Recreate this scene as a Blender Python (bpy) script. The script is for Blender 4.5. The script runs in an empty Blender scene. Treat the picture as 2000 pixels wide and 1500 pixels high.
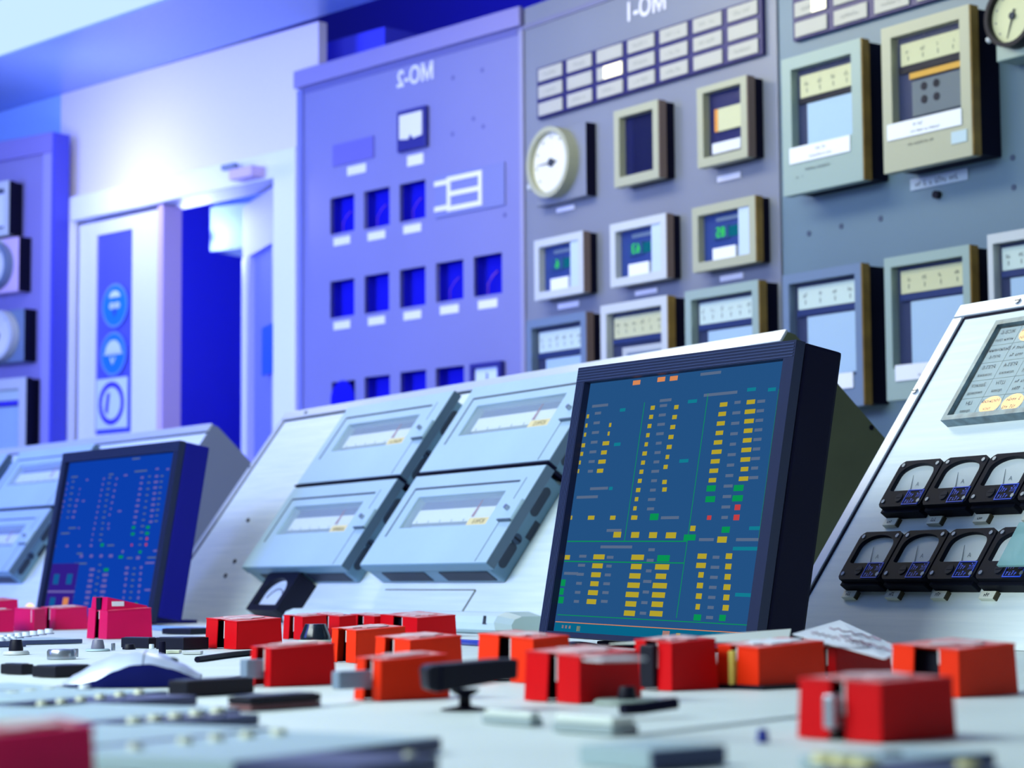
import bpy, bmesh, math, random
from mathutils import Vector, Matrix
random.seed(7)
SC = bpy.context.scene
COL = SC.collection
PI = math.pi

# ------------------------------------------------------------------ camera model
F = 4315.7
PITCH = math.radians(4.9948)
ROLL = math.radians(-0.4104)
DESK = 0.75
CAM = Vector((0, 0, DESK + 0.081))
cp, sp = math.cos(PITCH), math.sin(PITCH)
FW = Vector((0, cp, sp)); U0 = Vector((0, -sp, cp)); R0 = Vector((1, 0, 0))
RT = R0 * math.cos(ROLL) + U0 * math.sin(ROLL)
UP = -R0 * math.sin(ROLL) + U0 * math.cos(ROLL)


def ray(x, y):
    return FW + RT * ((x - 1000) / F) + UP * ((750 - y) / F)


def hit(x, y, o, n):
    r = ray(x, y)
    return CAM + r * ((o - CAM).dot(n) / r.dot(n))


def desk(x, y, z=DESK):
    return hit(x, y, Vector((0, 0, z)), Vector((0, 0, 1)))


class Frame:
    """a flat face in the room: u runs right along it, v up it, n out of it"""
    def __init__(s, o, yaw, tilt=90, roll=0):
        a, t = math.radians(yaw), math.radians(tilt)
        s.o = o.copy()
        s.u = Vector((math.cos(a), math.sin(a), 0))
        s.bk = Vector((-math.sin(a), math.cos(a), 0))
        s.v = Vector((0, 0, 1)) * math.sin(t) + s.bk * math.cos(t)
        s.n = s.u.cross(s.v)
        if roll:
            r = math.radians(roll)
            u, v = s.u, s.v
            s.u = u * math.cos(r) + v * math.sin(r)
            s.v = -u * math.sin(r) + v * math.cos(r)

    def uv(s, x, y, d=0):
        p = hit(x, y, s.o + s.n * d, s.n) - s.o
        return p.dot(s.u), p.dot(s.v)

    def M(s, u=0, v=0, d=0):
        p = s.o + s.u * u + s.v * v + s.n * d
        y = -s.n
        return Matrix(((s.u.x, y.x, s.v.x, p.x), (s.u.y, y.y, s.v.y, p.y), (s.u.z, y.z, s.v.z, p.z), (0, 0, 0, 1)))

    def rect(s, d, tl, tr, br, bl):
        q = [s.uv(*p, d) for p in (tl, tr, br, bl)]
        return ((q[0][0] + q[3][0]) / 2, (q[1][0] + q[2][0]) / 2, (q[2][1] + q[3][1]) / 2, (q[0][1] + q[1][1]) / 2)


# ------------------------------------------------------------------ materials
MATS = {}


def lin(c):
    return tuple((v / 255 / 12.92 if v / 255 <= 0.04045 else ((v / 255 + 0.055) / 1.055) ** 2.4) for v in c) + (1,)


def mat(name, rgb, rough=0.5, metal=0.0, spec=0.5, noise=0.0, nscale=30.0, stretch=None, rgb2=None, emit=0.0, bump=0.0, coat=0.0):
    if name in MATS:
        return MATS[name]
    m = bpy.data.materials.new(name); m.use_nodes = True
    nt = m.node_tree; b = nt.nodes['Principled BSDF']
    b.inputs['Base Color'].default_value = lin(rgb)
    b.inputs['Roughness'].default_value = rough
    b.inputs['Metallic'].default_value = metal
    b.inputs['Specular IOR Level'].default_value = spec
    b.inputs['Coat Weight'].default_value = coat
    if emit:
        b.inputs['Emission Color'].default_value = lin(rgb)
        b.inputs['Emission Strength'].default_value = emit
    if noise or bump:
        tc = nt.nodes.new('ShaderNodeTexCoord'); mp = nt.nodes.new('ShaderNodeMapping')
        nz = nt.nodes.new('ShaderNodeTexNoise')
        nz.inputs['Scale'].default_value = nscale; nz.inputs['Detail'].default_value = 5
        nt.links.new(tc.outputs['Object'], mp.inputs['Vector'])
        if stretch:
            mp.inputs['Scale'].default_value = stretch
        nt.links.new(mp.outputs['Vector'], nz.inputs['Vector'])
        if noise:
            rp = nt.nodes.new('ShaderNodeValToRGB')
            rp.color_ramp.elements[0].position = 0.5 - 0.5 * min(1, 1.0 - noise) * 0.5 - 0.05
            rp.color_ramp.elements[1].position = 0.5 + 0.5 * min(1, 1.0 - noise) * 0.5 + 0.05
            rp.color_ramp.elements[0].color = lin(rgb2 if rgb2 else tuple(v * (1 - noise) for v in rgb))
            rp.color_ramp.elements[1].color = lin(rgb)
            nt.links.new(nz.outputs['Fac'], rp.inputs['Fac'])
            nt.links.new(rp.outputs['Color'], b.inputs['Base Color'])
        if bump:
            bp = nt.nodes.new('ShaderNodeBump'); bp.inputs['Strength'].default_value = bump
            bp.inputs['Distance'].default_value = 0.002
            nt.links.new(nz.outputs['Fac'], bp.inputs['Height']); nt.links.new(bp.outputs['Normal'], b.inputs['Normal'])
    MATS[name] = m
    return m


def pane_mat(name, alpha=0.1, rgb=(180, 205, 215), rough=0.1):
    m = bpy.data.materials.new(name); m.use_nodes = True
    b = m.node_tree.nodes['Principled BSDF']
    b.inputs['Base Color'].default_value = lin(rgb); b.inputs['Roughness'].default_value = rough
    b.inputs['Alpha'].default_value = alpha
    MATS[name] = m
    return m


def glow(name, rgb, s):
    m = bpy.data.materials.new(name); m.use_nodes = True
    nt = m.node_tree; nt.nodes.remove(nt.nodes['Principled BSDF'])
    e = nt.nodes.new('ShaderNodeEmission'); e.inputs['Color'].default_value = lin(rgb); e.inputs['Strength'].default_value = s
    nt.links.new(e.outputs[0], nt.nodes['Material Output'].inputs['Surface'])
    MATS[name] = m
    return m


console_white = mat('brushed_white_laminate', (226, 238, 236), 0.42, noise=0.16, nscale=9, stretch=(0.6, 8, 14), rgb2=(206, 222, 224))
alu = mat('anodised_trim', (205, 214, 222), 0.35, 0.35)
olive = mat('olive_painted_steel', (92, 100, 72), 0.6, noise=0.12, nscale=14)
greyblue = mat('grey_painted_steel', (112, 122, 150), 0.6)
rec_grey = mat('pale_grey_blue_enamel', (176, 204, 212), 0.38, noise=0.05, nscale=6)
rec_side = mat('grey_recorder_casing', (104, 140, 158), 0.45)
rec_dark = mat('slate_door_edge', (70, 92, 108), 0.5)
black = mat('black_plastic', (8, 9, 28), 0.5, spec=0.25)
navy = mat('navy_black_plastic', (6, 6, 34), 0.6, spec=0.12)
indigo = mat('dark_plastic_blue_lit', (16, 18, 120), 0.6, spec=0.15)  # dark monitor plastic with the blue light painted into its colour
bezel = mat('monitor_bezel_plastic', (26, 34, 64), 0.5, spec=0.3, bump=0.25, nscale=40)
cutm = mat('blue_cast_interior', (16, 18, 180), 0.8, spec=0.1)  # dark openings: the blue light cast is put into the base colour
red = mat('red_paint', (212, 5, 16), 0.45, spec=0.14, noise=0.06, nscale=25)
redor = mat('orange_red_paint', (240, 48, 10), 0.45, spec=0.14, noise=0.08, nscale=25)
crim = mat('red_paint_blue_lit', (216, 2, 82), 0.42, spec=0.25, noise=0.06, nscale=25)  # red paint shifted to crimson to carry the blue light on the left
worn_top = mat('worn_red_top', (226, 190, 188), 0.55, spec=0.3, noise=0.6, nscale=38, rgb2=(206, 52, 56))
scuff = mat('worn_paper_label', (220, 214, 214), 0.7, noise=0.35, nscale=90, rgb2=(205, 120, 120))
chip = mat('chipped_edge', (228, 220, 220), 0.6)
steel = mat('bright_steel', (170, 178, 190), 0.25, 0.8)
deskm = mat('pale_desk_laminate', (222, 232, 224), 0.5, spec=0.3, noise=0.12, nscale=7, rgb2=(206, 218, 210))
panelm = mat('grey_button_panel', (172, 196, 202), 0.55, spec=0.3, noise=0.06, nscale=12)
panel_edge = mat('slate_panel_edge', (52, 64, 104), 0.5)
cream = mat('cream_button', (214, 220, 190), 0.4)
whitebtn = mat('white_button', (216, 228, 236), 0.35)
cab_a = mat('lavender_grey_enamel', (126, 128, 178), 0.38, noise=0.04, nscale=3)
cab_b = mat('grey_enamel', (128, 134, 148), 0.36, noise=0.05, nscale=3)
cab_c = mat('grey_green_enamel', (104, 128, 142), 0.38, noise=0.05, nscale=3)
cab_l = mat('violet_grey_enamel', (128, 124, 180), 0.4)
khaki = mat('khaki_frame', (166, 168, 142), 0.42)
khaki2 = mat('grey_green_frame', (146, 166, 158), 0.42)
palefr = mat('pale_frame', (190, 196, 196), 0.42)
slatefr = mat('slate_frame', (104, 124, 150), 0.42)
ochre = mat('ochre_door_edge', (150, 120, 52), 0.5, noise=0.3, nscale=22, rgb2=(110, 84, 30))
brown = mat('brown_edge', (110, 92, 84), 0.5)
scale_cream = mat('cream_scale', (206, 208, 164), 0.6)
scale_pale = mat('pale_scale', (204, 224, 214), 0.6)
chart = mat('pale_blue_chart', (170, 200, 224), 0.6)
paper = mat('white_paper', (226, 230, 234), 0.65)
inkm = mat('dark_ink', (44, 52, 66), 0.7)
whitelet = mat('white_lettering', (226, 226, 236), 0.6)
ann_frame = mat('indigo_annunciator_frame', (30, 26, 92), 0.4)
ann_win = mat('cream_annunciator_window', (176, 176, 164), 0.45)
dialm = mat('cream_dial', (222, 222, 208), 0.5)
meter_dial = mat('pale_meter_dial', (222, 234, 232), 0.55)
bluemark = mat('blue_marker', (24, 80, 230), 0.5)
wallwhite = mat('white_wall_paint', (220, 214, 232), 0.6)
doorwhite = mat('white_door_paint', (226, 230, 246), 0.45)
wallblue = mat('wall_paint_blue_lit', (140, 180, 240), 0.6)  # door wall further left, blue light painted into its colour
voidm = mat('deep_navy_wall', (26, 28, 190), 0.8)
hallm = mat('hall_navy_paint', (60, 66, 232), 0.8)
ceilm = mat('glossy_ceiling_panel', (130, 158, 236), 0.3)
floorm = mat('grey_lino', (110, 118, 128), 0.5)
signblue = mat('sign_blue', (20, 120, 235), 0.5)
signind = mat('sign_indigo', (60, 50, 220), 0.5)
signwhite = mat('sign_white', (206, 222, 246), 0.5)
mousetop = mat('silver_mouse_shell', (206, 216, 232), 0.28, 0.3)
paleblue = mat('pale_blue_housing', (190, 218, 248), 0.5)
pink = mat('pinkish_metal', (205, 180, 215), 0.5)
wiremat = mat('pink_wire', (120, 60, 170), 0.6)
tealglass = pane_mat('teal_perspex', 0.7, (140, 190, 190), 0.2)
pane = pane_mat('clear_pane', 0.04, (60, 72, 84), 0.15)
pane_dirty = pane_mat('hazy_pane', 0.16, (205, 222, 226), 0.3)
doorpane = pane_mat('door_glass', 0.7, (96, 104, 215), 0.2)
lum = glow('luminous_ceiling_diffuser', (196, 228, 255), 1.1)
lampw = glow('lit_lamp_window', (255, 250, 225), 2.6)
lampo = glow('warm_lamp_glow', (255, 214, 160), 1.6)
scr_on = glow('screen_blue', (38, 88, 142), 0.85)
scr_on2 = glow('screen_deep_blue', (14, 70, 190), 0.8)
g_y = glow('readout_yellow', (196, 178, 50), 0.8)
g_g = glow('readout_green', (10, 160, 92), 0.8)
g_r = glow('readout_red', (210, 70, 76), 0.8)
g_o = glow('readout_orange', (236, 150, 96), 0.8)
g_c = glow('readout_cyan', (20, 136, 160), 0.8)
g_s = glow('readout_grey', (98, 118, 150), 0.8)
g_t = glow('taskbar_teal', (10, 110, 150), 0.8)
g_p = glow('readout_mauve', (120, 110, 190), 0.8)
g_w = glow('popup_violet', (54, 34, 150), 0.8)
g_dig = glow('green_digits', (60, 230, 60), 1.2)
g_teal = glow('teal_display', (10, 120, 150), 0.8)


# ------------------------------------------------------------------ mesh builder
class MB:
    def __init__(s):
        s.v, s.f, s.m, s.sm = [], [], [], []

    def add(s, vs, fs, mi=0, smooth=False):
        n = len(s.v)
        s.v += [tuple(p) for p in vs]
        for f in fs:
            s.f.append([n + i for i in f]); s.m.append(mi); s.sm.append(smooth)
        return s

    def box(s, x0, x1, y0, y1, z0, z1, mi=0, bev=0.0, seg=2):
        if x0 > x1: x0, x1 = x1, x0
        if y0 > y1: y0, y1 = y1, y0
        if z0 > z1: z0, z1 = z1, z0
        vs = [(x, y, z) for x in (x0, x1) for y in (y0, y1) for z in (z0, z1)]
        fs = [(0, 1, 3, 2), (4, 6, 7, 5), (0, 4, 5, 1), (2, 3, 7, 6), (0, 2, 6, 4), (1, 5, 7, 3)]
        if bev <= 0:
            return s.add(vs, fs, mi)
        bm = bmesh.new()
        bv = [bm.verts.new(p) for p in vs]
        for f in fs: bm.faces.new([bv[i] for i in f])
        bmesh.ops.bevel(bm, geom=bm.edges[:], offset=bev, segments=seg, profile=0.6, affect='EDGES')
        bm.verts.index_update()
        s.add([v.co[:] for v in bm.verts], [[v.index for v in f.verts] for f in bm.faces], mi)
        bm.free()
        return s

    def prism(s, pts, y0, y1, mi=0):
        """polygon in x,z (counter-clockwise seen from -y) swept from y0 (front) to y1 (back)"""
        n = len(pts)
        vs = [(x, y0, z) for x, z in pts] + [(x, y1, z) for x, z in pts]
        fs = [list(range(n)), list(range(2 * n - 1, n - 1, -1))]
        fs += [[i, n + i, n + (i + 1) % n, (i + 1) % n] for i in range(n)]
        return s.add(vs, fs, mi)

    def ring(s, outer, inner, y0, y1, mi=0):
        n = len(outer)
        vs = [(x, y0, z) for x, z in outer] + [(x, y0, z) for x, z in inner] + [(x, y1, z) for x, z in outer] + [(x, y1, z) for x, z in inner]
        fs = []
        for i in range(n):
            j = (i + 1) % n
            fs += [[i, j, n + j, n + i], [n + i, n + j, 3 * n + j, 3 * n + i], [2 * n + j, 2 * n + i, 3 * n + i, 3 * n + j], [i, 2 * n + i, 2 * n + j, j]]
        return s.add(vs, fs, mi)

    def frame(s, x0, x1, z0, z1, w, y0, y1, mi=0, wb=None, wt=None):
        wb = w if wb is None else wb; wt = w if wt is None else wt
        return s.ring([(x0, z0), (x1, z0), (x1, z1), (x0, z1)], [(x0 + w, z0 + wb), (x1 - w, z0 + wb), (x1 - w, z1 - wt), (x0 + w, z1 - wt)], y0, y1, mi)

    def cyl(s, p0, p1, r0, r1=None, n=20, mi=0, smooth=True):
        r1 = r0 if r1 is None else r1
        p0, p1 = Vector(p0), Vector(p1)
        d = (p1 - p0).normalized()
        a = d.orthogonal().normalized(); b = d.cross(a)
        vs = []
        for p, r in ((p0, r0), (p1, r1)):
            for i in range(n):
                t = 2 * PI * i / n
                vs.append(p + a * (r * math.cos(t)) + b * (r * math.sin(t)))
        s.add(vs, [[i, (i + 1) % n, n + (i + 1) % n, n + i] for i in range(n)], mi, smooth)
        s.add(vs[:n], [list(range(n - 1, -1, -1))], mi)
        s.add(vs[n:], [list(range(n))], mi)
        return s

    def lathe(s, c, prof, n=28, mi=0):
        """profile (r, z) turned about the vertical through c"""
        vs, fs = [], []
        for r, z in prof:
            for i in range(n):
                t = 2 * PI * i / n
                vs.append((c[0] + r * math.cos(t), c[1] + r * math.sin(t), c[2] + z))
        for k in range(len(prof) - 1):
            for i in range(n):
                j = (i + 1) % n
                fs.append([k * n + i, k * n + j, (k + 1) * n + j, (k + 1) * n + i])
        s.add(vs, fs, mi, True)
        s.add(vs[-n:], [list(range(n))], mi)
        s.add(vs[:n], [list(range(n - 1, -1, -1))], mi)
        return s

    def tube(s, pts, r, n=8, mi=0):
        P = [Vector(p) for p in pts]
        vs, fs = [], []
        for i, p in enumerate(P):
            d = (P[min(i + 1, len(P) - 1)] - P[max(i - 1, 0)]).normalized()
            a = d.cross(Vector((0.13, 0.21, 1))).normalized(); b = d.cross(a)
            for k in range(n):
                t = 2 * PI * k / n
                vs.append(p + a * (r * math.cos(t)) + b * (r * math.sin(t)))
        for i in range(len(P) - 1):
            for k in range(n):
                fs.append([i * n + k, i * n + (k + 1) % n, (i + 1) * n + (k + 1) % n, (i + 1) * n + k])
        s.add(vs, fs, mi, True)
        s.add(vs[:n], [list(range(n - 1, -1, -1))], mi); s.add(vs[-n:], [list(range(n))], mi)
        return s

    def text(s, body, x, z, y, size, mi=0, mirror=True, shear=0.0, align='CENTER', thick=0.0):
        cu = bpy.data.curves.new('tmp_text', 'FONT'); cu.body = body; cu.size = size; cu.align_x = align; cu.align_y = 'CENTER'
        cu.shear = shear; cu.resolution_u = 2; cu.offset = thick
        o = bpy.data.objects.new('tmp_text', cu); COL.objects.link(o)
        me = bpy.data.meshes.new_from_object(o)
        k = -1 if mirror else 1
        vs = [(x + k * v.co.x, y, z + v.co.y) for v in me.vertices]
        fs = [list(p.vertices) for p in me.polygons]
        s.add(vs, fs, mi)
        bpy.data.objects.remove(o); bpy.data.curves.remove(cu); bpy.data.meshes.remove(me)
        return s

    def marks(s, x, z, y, w, h, mi=0, lean=0.0):
        """a line of print too small to read: short uneven upright strokes"""
        n = max(3, int(w / (h * .62)))
        st = w / n
        for i in range(n):
            if random.random() < .14: continue
            a = x - w / 2 + i * st; hh = h * random.choice((.62, .7, 1.0))
            z0 = z - h / 2
            l = lean * hh
            s.add([(a, y, z0), (a + st * .28, y, z0), (a + st * .28 + l, y, z0 + hh), (a + l, y, z0 + hh)], [(0, 1, 2, 3)], mi)
            zz = z0 + hh * random.choice((.0, .45, .8))
            s.add([(a, y, zz), (a + st * .72, y, zz), (a + st * .72, y, zz + h * .2), (a, y, zz + h * .2)], [(0, 1, 2, 3)], mi)
        return s

    def build(s, name, mats, parent=None, M=None):
        me = bpy.data.meshes.new(name)
        me.from_pydata(s.v, [], s.f)
        for m in (mats if isinstance(mats, (list, tuple)) else [mats]): me.materials.append(m)
        me.polygons.foreach_set('material_index', s.m)
        me.polygons.foreach_set('use_smooth', s.sm)
        me.update()
        o = bpy.data.objects.new(name, me); COL.objects.link(o)
        if parent: o.parent = parent
        if M is not None: o.matrix_local = M
        return o


def tag(o, label, cat, group=None):
    o['label'] = label; o['category'] = cat
    if group: o['group'] = group
    return o


def struct(o):
    o['kind'] = 'structure'
    return o


def thing(name, label, cat, M, group=None):
    o = bpy.data.objects.new(name, None); COL.objects.link(o)
    o.empty_display_size = 0.05
    o.matrix_world = M
    return tag(o, label, cat, group)


def circle(cx, cz, rx, rz=None, n=32, a0=0.0):
    rz = rx if rz is None else rz
    return [(cx + rx * math.cos(a0 + 2 * PI * i / n), cz + rz * math.sin(a0 + 2 * PI * i / n)) for i in range(n)]


def plate_holes(mb, x0, x1, z0, z1, y0, y1, holes, mi=0):
    """a plate from y0 (front) to y1 with true rectangular openings"""
    xs = sorted({x0, x1, *[h[0] for h in holes], *[h[1] for h in holes]})
    zs = sorted({z0, z1, *[h[2] for h in holes], *[h[3] for h in holes]})
    def inside(x, z): return any(h[0] < x < h[1] and h[2] < z < h[3] for h in holes)
    for i in range(len(xs) - 1):
        for j in range(len(zs) - 1):
            if not inside((xs[i] + xs[i + 1]) / 2, (zs[j] + zs[j + 1]) / 2):
                a, b, c, d = xs[i], xs[i + 1], zs[j], zs[j + 1]
                mb.add([(a, y0, c), (b, y0, c), (b, y0, d), (a, y0, d)], [(0, 1, 2, 3)], mi)
                mb.add([(a, y1, c), (b, y1, c), (b, y1, d), (a, y1, d)], [(3, 2, 1, 0)], mi)
    for a, b, c, d in list(holes):
        mb.add([(a, y0, c), (b, y0, c), (b, y0, d), (a, y0, d), (a, y1, c), (b, y1, c), (b, y1, d), (a, y1, d)],
               [(0, 4, 5, 1), (1, 5, 6, 2), (2, 6, 7, 3), (3, 7, 4, 0)], mi)
    a, b, c, d = x0, x1, z0, z1
    mb.add([(a, y0, c), (b, y0, c), (b, y0, d), (a, y0, d), (a, y1, c), (b, y1, c), (b, y1, d), (a, y1, d)],
           [(0, 1, 5, 4), (1, 2, 6, 5), (2, 3, 7, 6), (3, 0, 4, 7)], mi)
    return mb


T = Matrix.Translation

# ------------------------------------------------------------------ frames of the room
FC = Frame(desk(950, 1235), -60.16, 54.3)                    # middle console, sloping face
FR = Frame(CAM + ray(1780, 950) * 2.7, -61.93, 54.3)         # right console
FR.o = FR.o - FR.v * ((FR.o.z - DESK) / FR.v.z)
apex = hit(415, 830, Vector((0, 0, DESK + 0.428)), Vector((0, 0, 1)))
FL = Frame(apex, -53.3, 54.3); FL.o = FL.o - FL.v * 0.527    # left console, origin at its right foot
o = CAM + ray(1026, 600) * (5.4 / ray(1026, 600).y); o.z = 0
FB = Frame(o, -54.44)                                        # instrument wall, right of the seam
FA = Frame(o, -47.9)                                         # instrument wall, left of the seam
o = CAM + ray(583, 500) * (6.25 / ray(583, 500).y); o.z = 0
FD = Frame(o, -45.2)                                         # door wall
o = CAM + ray(107, 300) * (6.83 / ray(107, 300).y); o.z = 0
FX = Frame(o, -37)                                           # far left cabinet
CEIL = 2.38
b0_ = hit(116, 185, Vector((0, 0, CEIL)), Vector((0, 0, 1)))
FD.o = FD.o + FD.n * (b0_ - FD.o).dot(FD.n)

# ------------------------------------------------------------------ room shell
def quadbox(name, M_, x0, x1, y0, y1, z0, z1, m, bev=0):
    return struct(MB().box(x0, x1, y0, y1, z0, z1, 0, bev).build(name, m, None, M_))


struct(MB().box(-7, 5, -3.5, 12, -0.1, 0, 0).build('floor', floorm))
# door wall with an opening
u_l = FD.uv(116, 500)[0]; u_r = FD.uv(622, 100)[0]
dl, dr = FD.uv(322, 700)[0], FD.uv(549, 600)[0]
dtop = (FD.uv(322, 393)[1] + FD.uv(548, 357)[1]) / 2 + 0.0
fl_, fr_ = FD.uv(150, 600)[0], FD.uv(583, 600)[0]
lint = FD.uv(352, 343)[1]
gl0, gl1, gb, gt = FD.rect(0, (183, 462), (258, 446), (256, 842), (190, 852))
w = MB(); plate_holes(w, u_l, u_r, 0, CEIL - 0.001, 0, 0.03, [(fl_, dr, -0.001, dtop + 0.004)])
struct(w.build('wall_back', wallwhite, None, FD.M()))
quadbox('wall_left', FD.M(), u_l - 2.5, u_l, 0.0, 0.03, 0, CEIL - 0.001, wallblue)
# ceiling strip, luminous bay nearer the camera
a0 = hit(0, 112, Vector((0, 0, CEIL)), Vector((0, 0, 1))); a1 = hit(346, 0, Vector((0, 0, CEIL)), Vector((0, 0, 1)))
b0 = hit(116, 185, Vector((0, 0, CEIL)), Vector((0, 0, 1))); b1 = hit(720, 0, Vector((0, 0, CEIL)), Vector((0, 0, 1)))
dv = (b1 - b0).normalized()
far0, far1 = b0 - dv * 2.5, b1 + dv * 4.2
nv = Vector((-dv.y, dv.x, 0)); nv = nv if nv.y < 0 else -nv
wid = (a0 - b0).dot(nv)
def slab(name, p0, p1, w0, w1, z0, z1, m):
    q = [p0 + nv * w0, p1 + nv * w0, p1 + nv * w1, p0 + nv * w1]
    vs = [(p.x, p.y, z0) for p in q] + [(p.x, p.y, z1) for p in q]
    return MB().add(vs, [(0, 1, 2, 3), (7, 6, 5, 4), (0, 4, 5, 1), (1, 5, 6, 2), (2, 6, 7, 3), (3, 7, 4, 0)]).build(name, m)
struct(slab('ceiling', far0, far1, -0.012, wid, CEIL, CEIL + 0.06, ceilm))
c1 = hit(18, 12, Vector((0, 0, CEIL)), Vector((0, 0, 1)))
wl = (c1 - b0).dot(nv)
lp = tag(slab('ceiling_light', far0, far1, wid + 0.004, min(wl + 0.05, wid + 0.75), CEIL + 0.004, CEIL + 0.05, lum), 'long bright luminous ceiling panel above the door wall', 'light')
struct(slab('ceiling', far0, far1, min(wl + 0.05, wid + 0.75) + 0.004, wid + 6, CEIL, CEIL + 0.06, mat('ceiling_paint', (150, 170, 220), 0.6)))
# dark space above and behind the instrument wall
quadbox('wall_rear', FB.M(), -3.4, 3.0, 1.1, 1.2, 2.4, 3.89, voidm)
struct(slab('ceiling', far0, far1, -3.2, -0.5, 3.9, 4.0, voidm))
# hall beyond the door
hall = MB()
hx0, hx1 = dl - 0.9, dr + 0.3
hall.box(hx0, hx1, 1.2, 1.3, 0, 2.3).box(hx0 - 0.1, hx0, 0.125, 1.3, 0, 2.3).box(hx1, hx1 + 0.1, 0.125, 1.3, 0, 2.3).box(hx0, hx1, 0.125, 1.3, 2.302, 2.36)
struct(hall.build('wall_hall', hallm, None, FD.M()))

# door frame, fixed leaf, open leaf
df = MB()
df.box(u_l + 0.005, fl_, -0.03, 0.1, 0, lint, 0, 0.004)
df.box(fl_, dr + 0.002, -0.03, 0.1, dtop, lint, 0, 0.004)
df.box(dr, fr_ + 0.02, -0.03, 0.1, 0, lint, 0, 0.004)
d1 = thing('door_1', 'white double door with a glazed left leaf in a wide frame', 'door', FD.M())
d1['kind'] = 'structure'
df.build('door_frame', doorwhite, d1)
lf = MB(); plate_holes(lf, fl_ + 0.012, dl - 0.03, 0.001, dtop - 0.012, 0.0, 0.012, [(gl0, gl1, gb, gt)])
lf.build('door_leaf', doorwhite, d1)
MB().box(gl0, gl1, 0.006, 0.010, gb, gt).build('glass_pane', doorpane, d1)
MB().box(dl - 0.028, dl, -0.01, 0.06, 0, dtop - 0.003, 0, 0.003).build('meeting_post', pink, d1)
# dark lining behind the glass leaf
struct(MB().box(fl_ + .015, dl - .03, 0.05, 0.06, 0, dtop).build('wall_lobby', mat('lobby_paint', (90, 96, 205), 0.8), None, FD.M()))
# safety signs on the glass
def sign_round(cx, cy, rx, ry, label, drawing):
    u, v = FD.uv(cx, cy)
    r = abs(FD.uv(cx, cy - ry)[1] - v)
    t = thing('safety_sign', label, 'sign', FD.M(u, v, -0.0008), 'safety signs on the door glass')
    b = MB(); b.prism(circle(0, 0, r), -0.002, 0, 0); b.ring(circle(0, 0, r), circle(0, 0, r * 0.9), -0.003, -0.002, 1)
    b.build('disc', [signblue, mat('sign_rim', (110, 150, 245), 0.5)], t)
    p = MB(); drawing(p, r); p.build('pictogram', [signwhite, signind], t)
def draw_face(p, r):
    p.prism([(r * 0.42 * math.cos(a), r * 0.38 + r * 0.3 * math.sin(a)) for a in [PI * i / 10 for i in range(11)]], -0.004, -0.002)
    p.prism(circle(-0.2 * r, 0.0, 0.2 * r, 0.15 * r, 16), -0.004, -0.002).prism(circle(0.2 * r, 0, 0.2 * r, 0.15 * r, 16), -0.004, -0.002)
    p.prism([(-.3 * r, -.05 * r), (.3 * r, -.05 * r), (.3 * r, .05 * r), (-.3 * r, .05 * r)], -0.004, -0.002)
    p.prism([(-.12 * r, -.2 * r), (.12 * r, -.2 * r), (0, -.5 * r)][::-1], -0.0045, -0.002, 1)
def draw_helmet(p, r):
    p.prism([(r * 0.62 * math.cos(a), 0.02 * r + r * 0.6 * math.sin(a)) for a in [PI * i / 14 for i in range(15)]], -0.004, -0.002)
    p.prism([(-.7 * r, -.04 * r), (.7 * r, -.04 * r), (.7 * r, .06 * r), (-.7 * r, .06 * r)], -0.004, -0.002)
    p.prism([(-.25 * r, -.15 * r), (-.05 * r, -.5 * r), (.2 * r, -.15 * r), (.1 * r, -.15 * r), (-.03 * r, -.35 * r), (-.15 * r, -.15 * r)], -0.004, -0.002)
sign_round(225, 597, 28, 43, 'round blue mandatory sign with a goggled face, top on the door glass', draw_face)
sign_round(222, 691, 28, 43, 'round blue sign with a white hard hat, middle on the door glass', draw_helmet)
q = FD.rect(0, (190, 742), (250, 735), (248, 834), (187, 840))
t = thing('safety_sign', 'square white sign with an indigo ring and glove, lowest on the door glass', 'sign', FD.M(q[0], q[2], -0.0008), 'safety signs on the door glass')
W_, H_ = q[1] - q[0], q[3] - q[2]
MB().box(0, W_, -0.002, 0, 0, H_).build('board', signwhite, t)
p = MB(); cx, cz = W_ * 0.5, H_ * 0.5; rr = min(W_, H_) * 0.43
p.ring(circle(cx, cz, rr), circle(cx, cz, rr * 0.76), -0.004, -0.002)
p.prism([(cx - .5 * rr, cz - .35 * rr), (cx - .3 * rr, cz - .5 * rr), (cx - .12 * rr, cz + .5 * rr), (cx - .35 * rr, cz + .45 * rr)], -0.004, -0.002)
p.build('pictogram', signind, t)
# open right-hand leaf swinging into the hall
h0 = Vector(FD.M(dr - 0.005, 0, 0).translation)
dz = Vector((FD.bk.x * math.cos(math.radians(14)) - FD.bk.y * math.sin(math.radians(14)), FD.bk.x * math.sin(math.radians(14)) + FD.bk.y * math.cos(math.radians(14)), 0))
near = hit(548, 364, FD.o - FD.n * .035, FD.n)
far = hit(487, 405, Vector((0, 0, near.z)), Vector((0, 0, 1)))
dd = Vector((far.x - near.x, far.y - near.y, 0)); L_ = dd.length; dd.normalize()
yaw2 = math.degrees(math.atan2(-dd.y, -dd.x))
FO = Frame(Vector((far.x, far.y, 0)), yaw2)
d2 = thing('door_2', 'white glazed door leaf standing open into the dark hall', 'door', FO.M()); d2['kind'] = 'structure'
ht = near.z
g = MB(); plate_holes(g, 0, L_, 0, ht, -0.02, 0.02, [(L_ * 0.22, L_ * 0.95, ht - 1.02, ht - 0.16)])
g.build('door_leaf', mat('violet_white_door', (176, 178, 232), 0.5), d2)
MB().box(L_ * 0.22, L_ * 0.95, -0.004, 0.004, ht - 1.02, ht - 0.16).build('glass_pane', pane_mat('milky_door_glass', 0.75, (130, 140, 225), 0.7), d2)
MB().box(0, 0.05, -0.024, 0.024, 0, ht - 0.16, 0, 0.004).build('edge_strip', doorwhite, d2)
qa = FO.rect(0.02, (516, 640), (543, 628), (541, 722), (514, 738))
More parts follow.
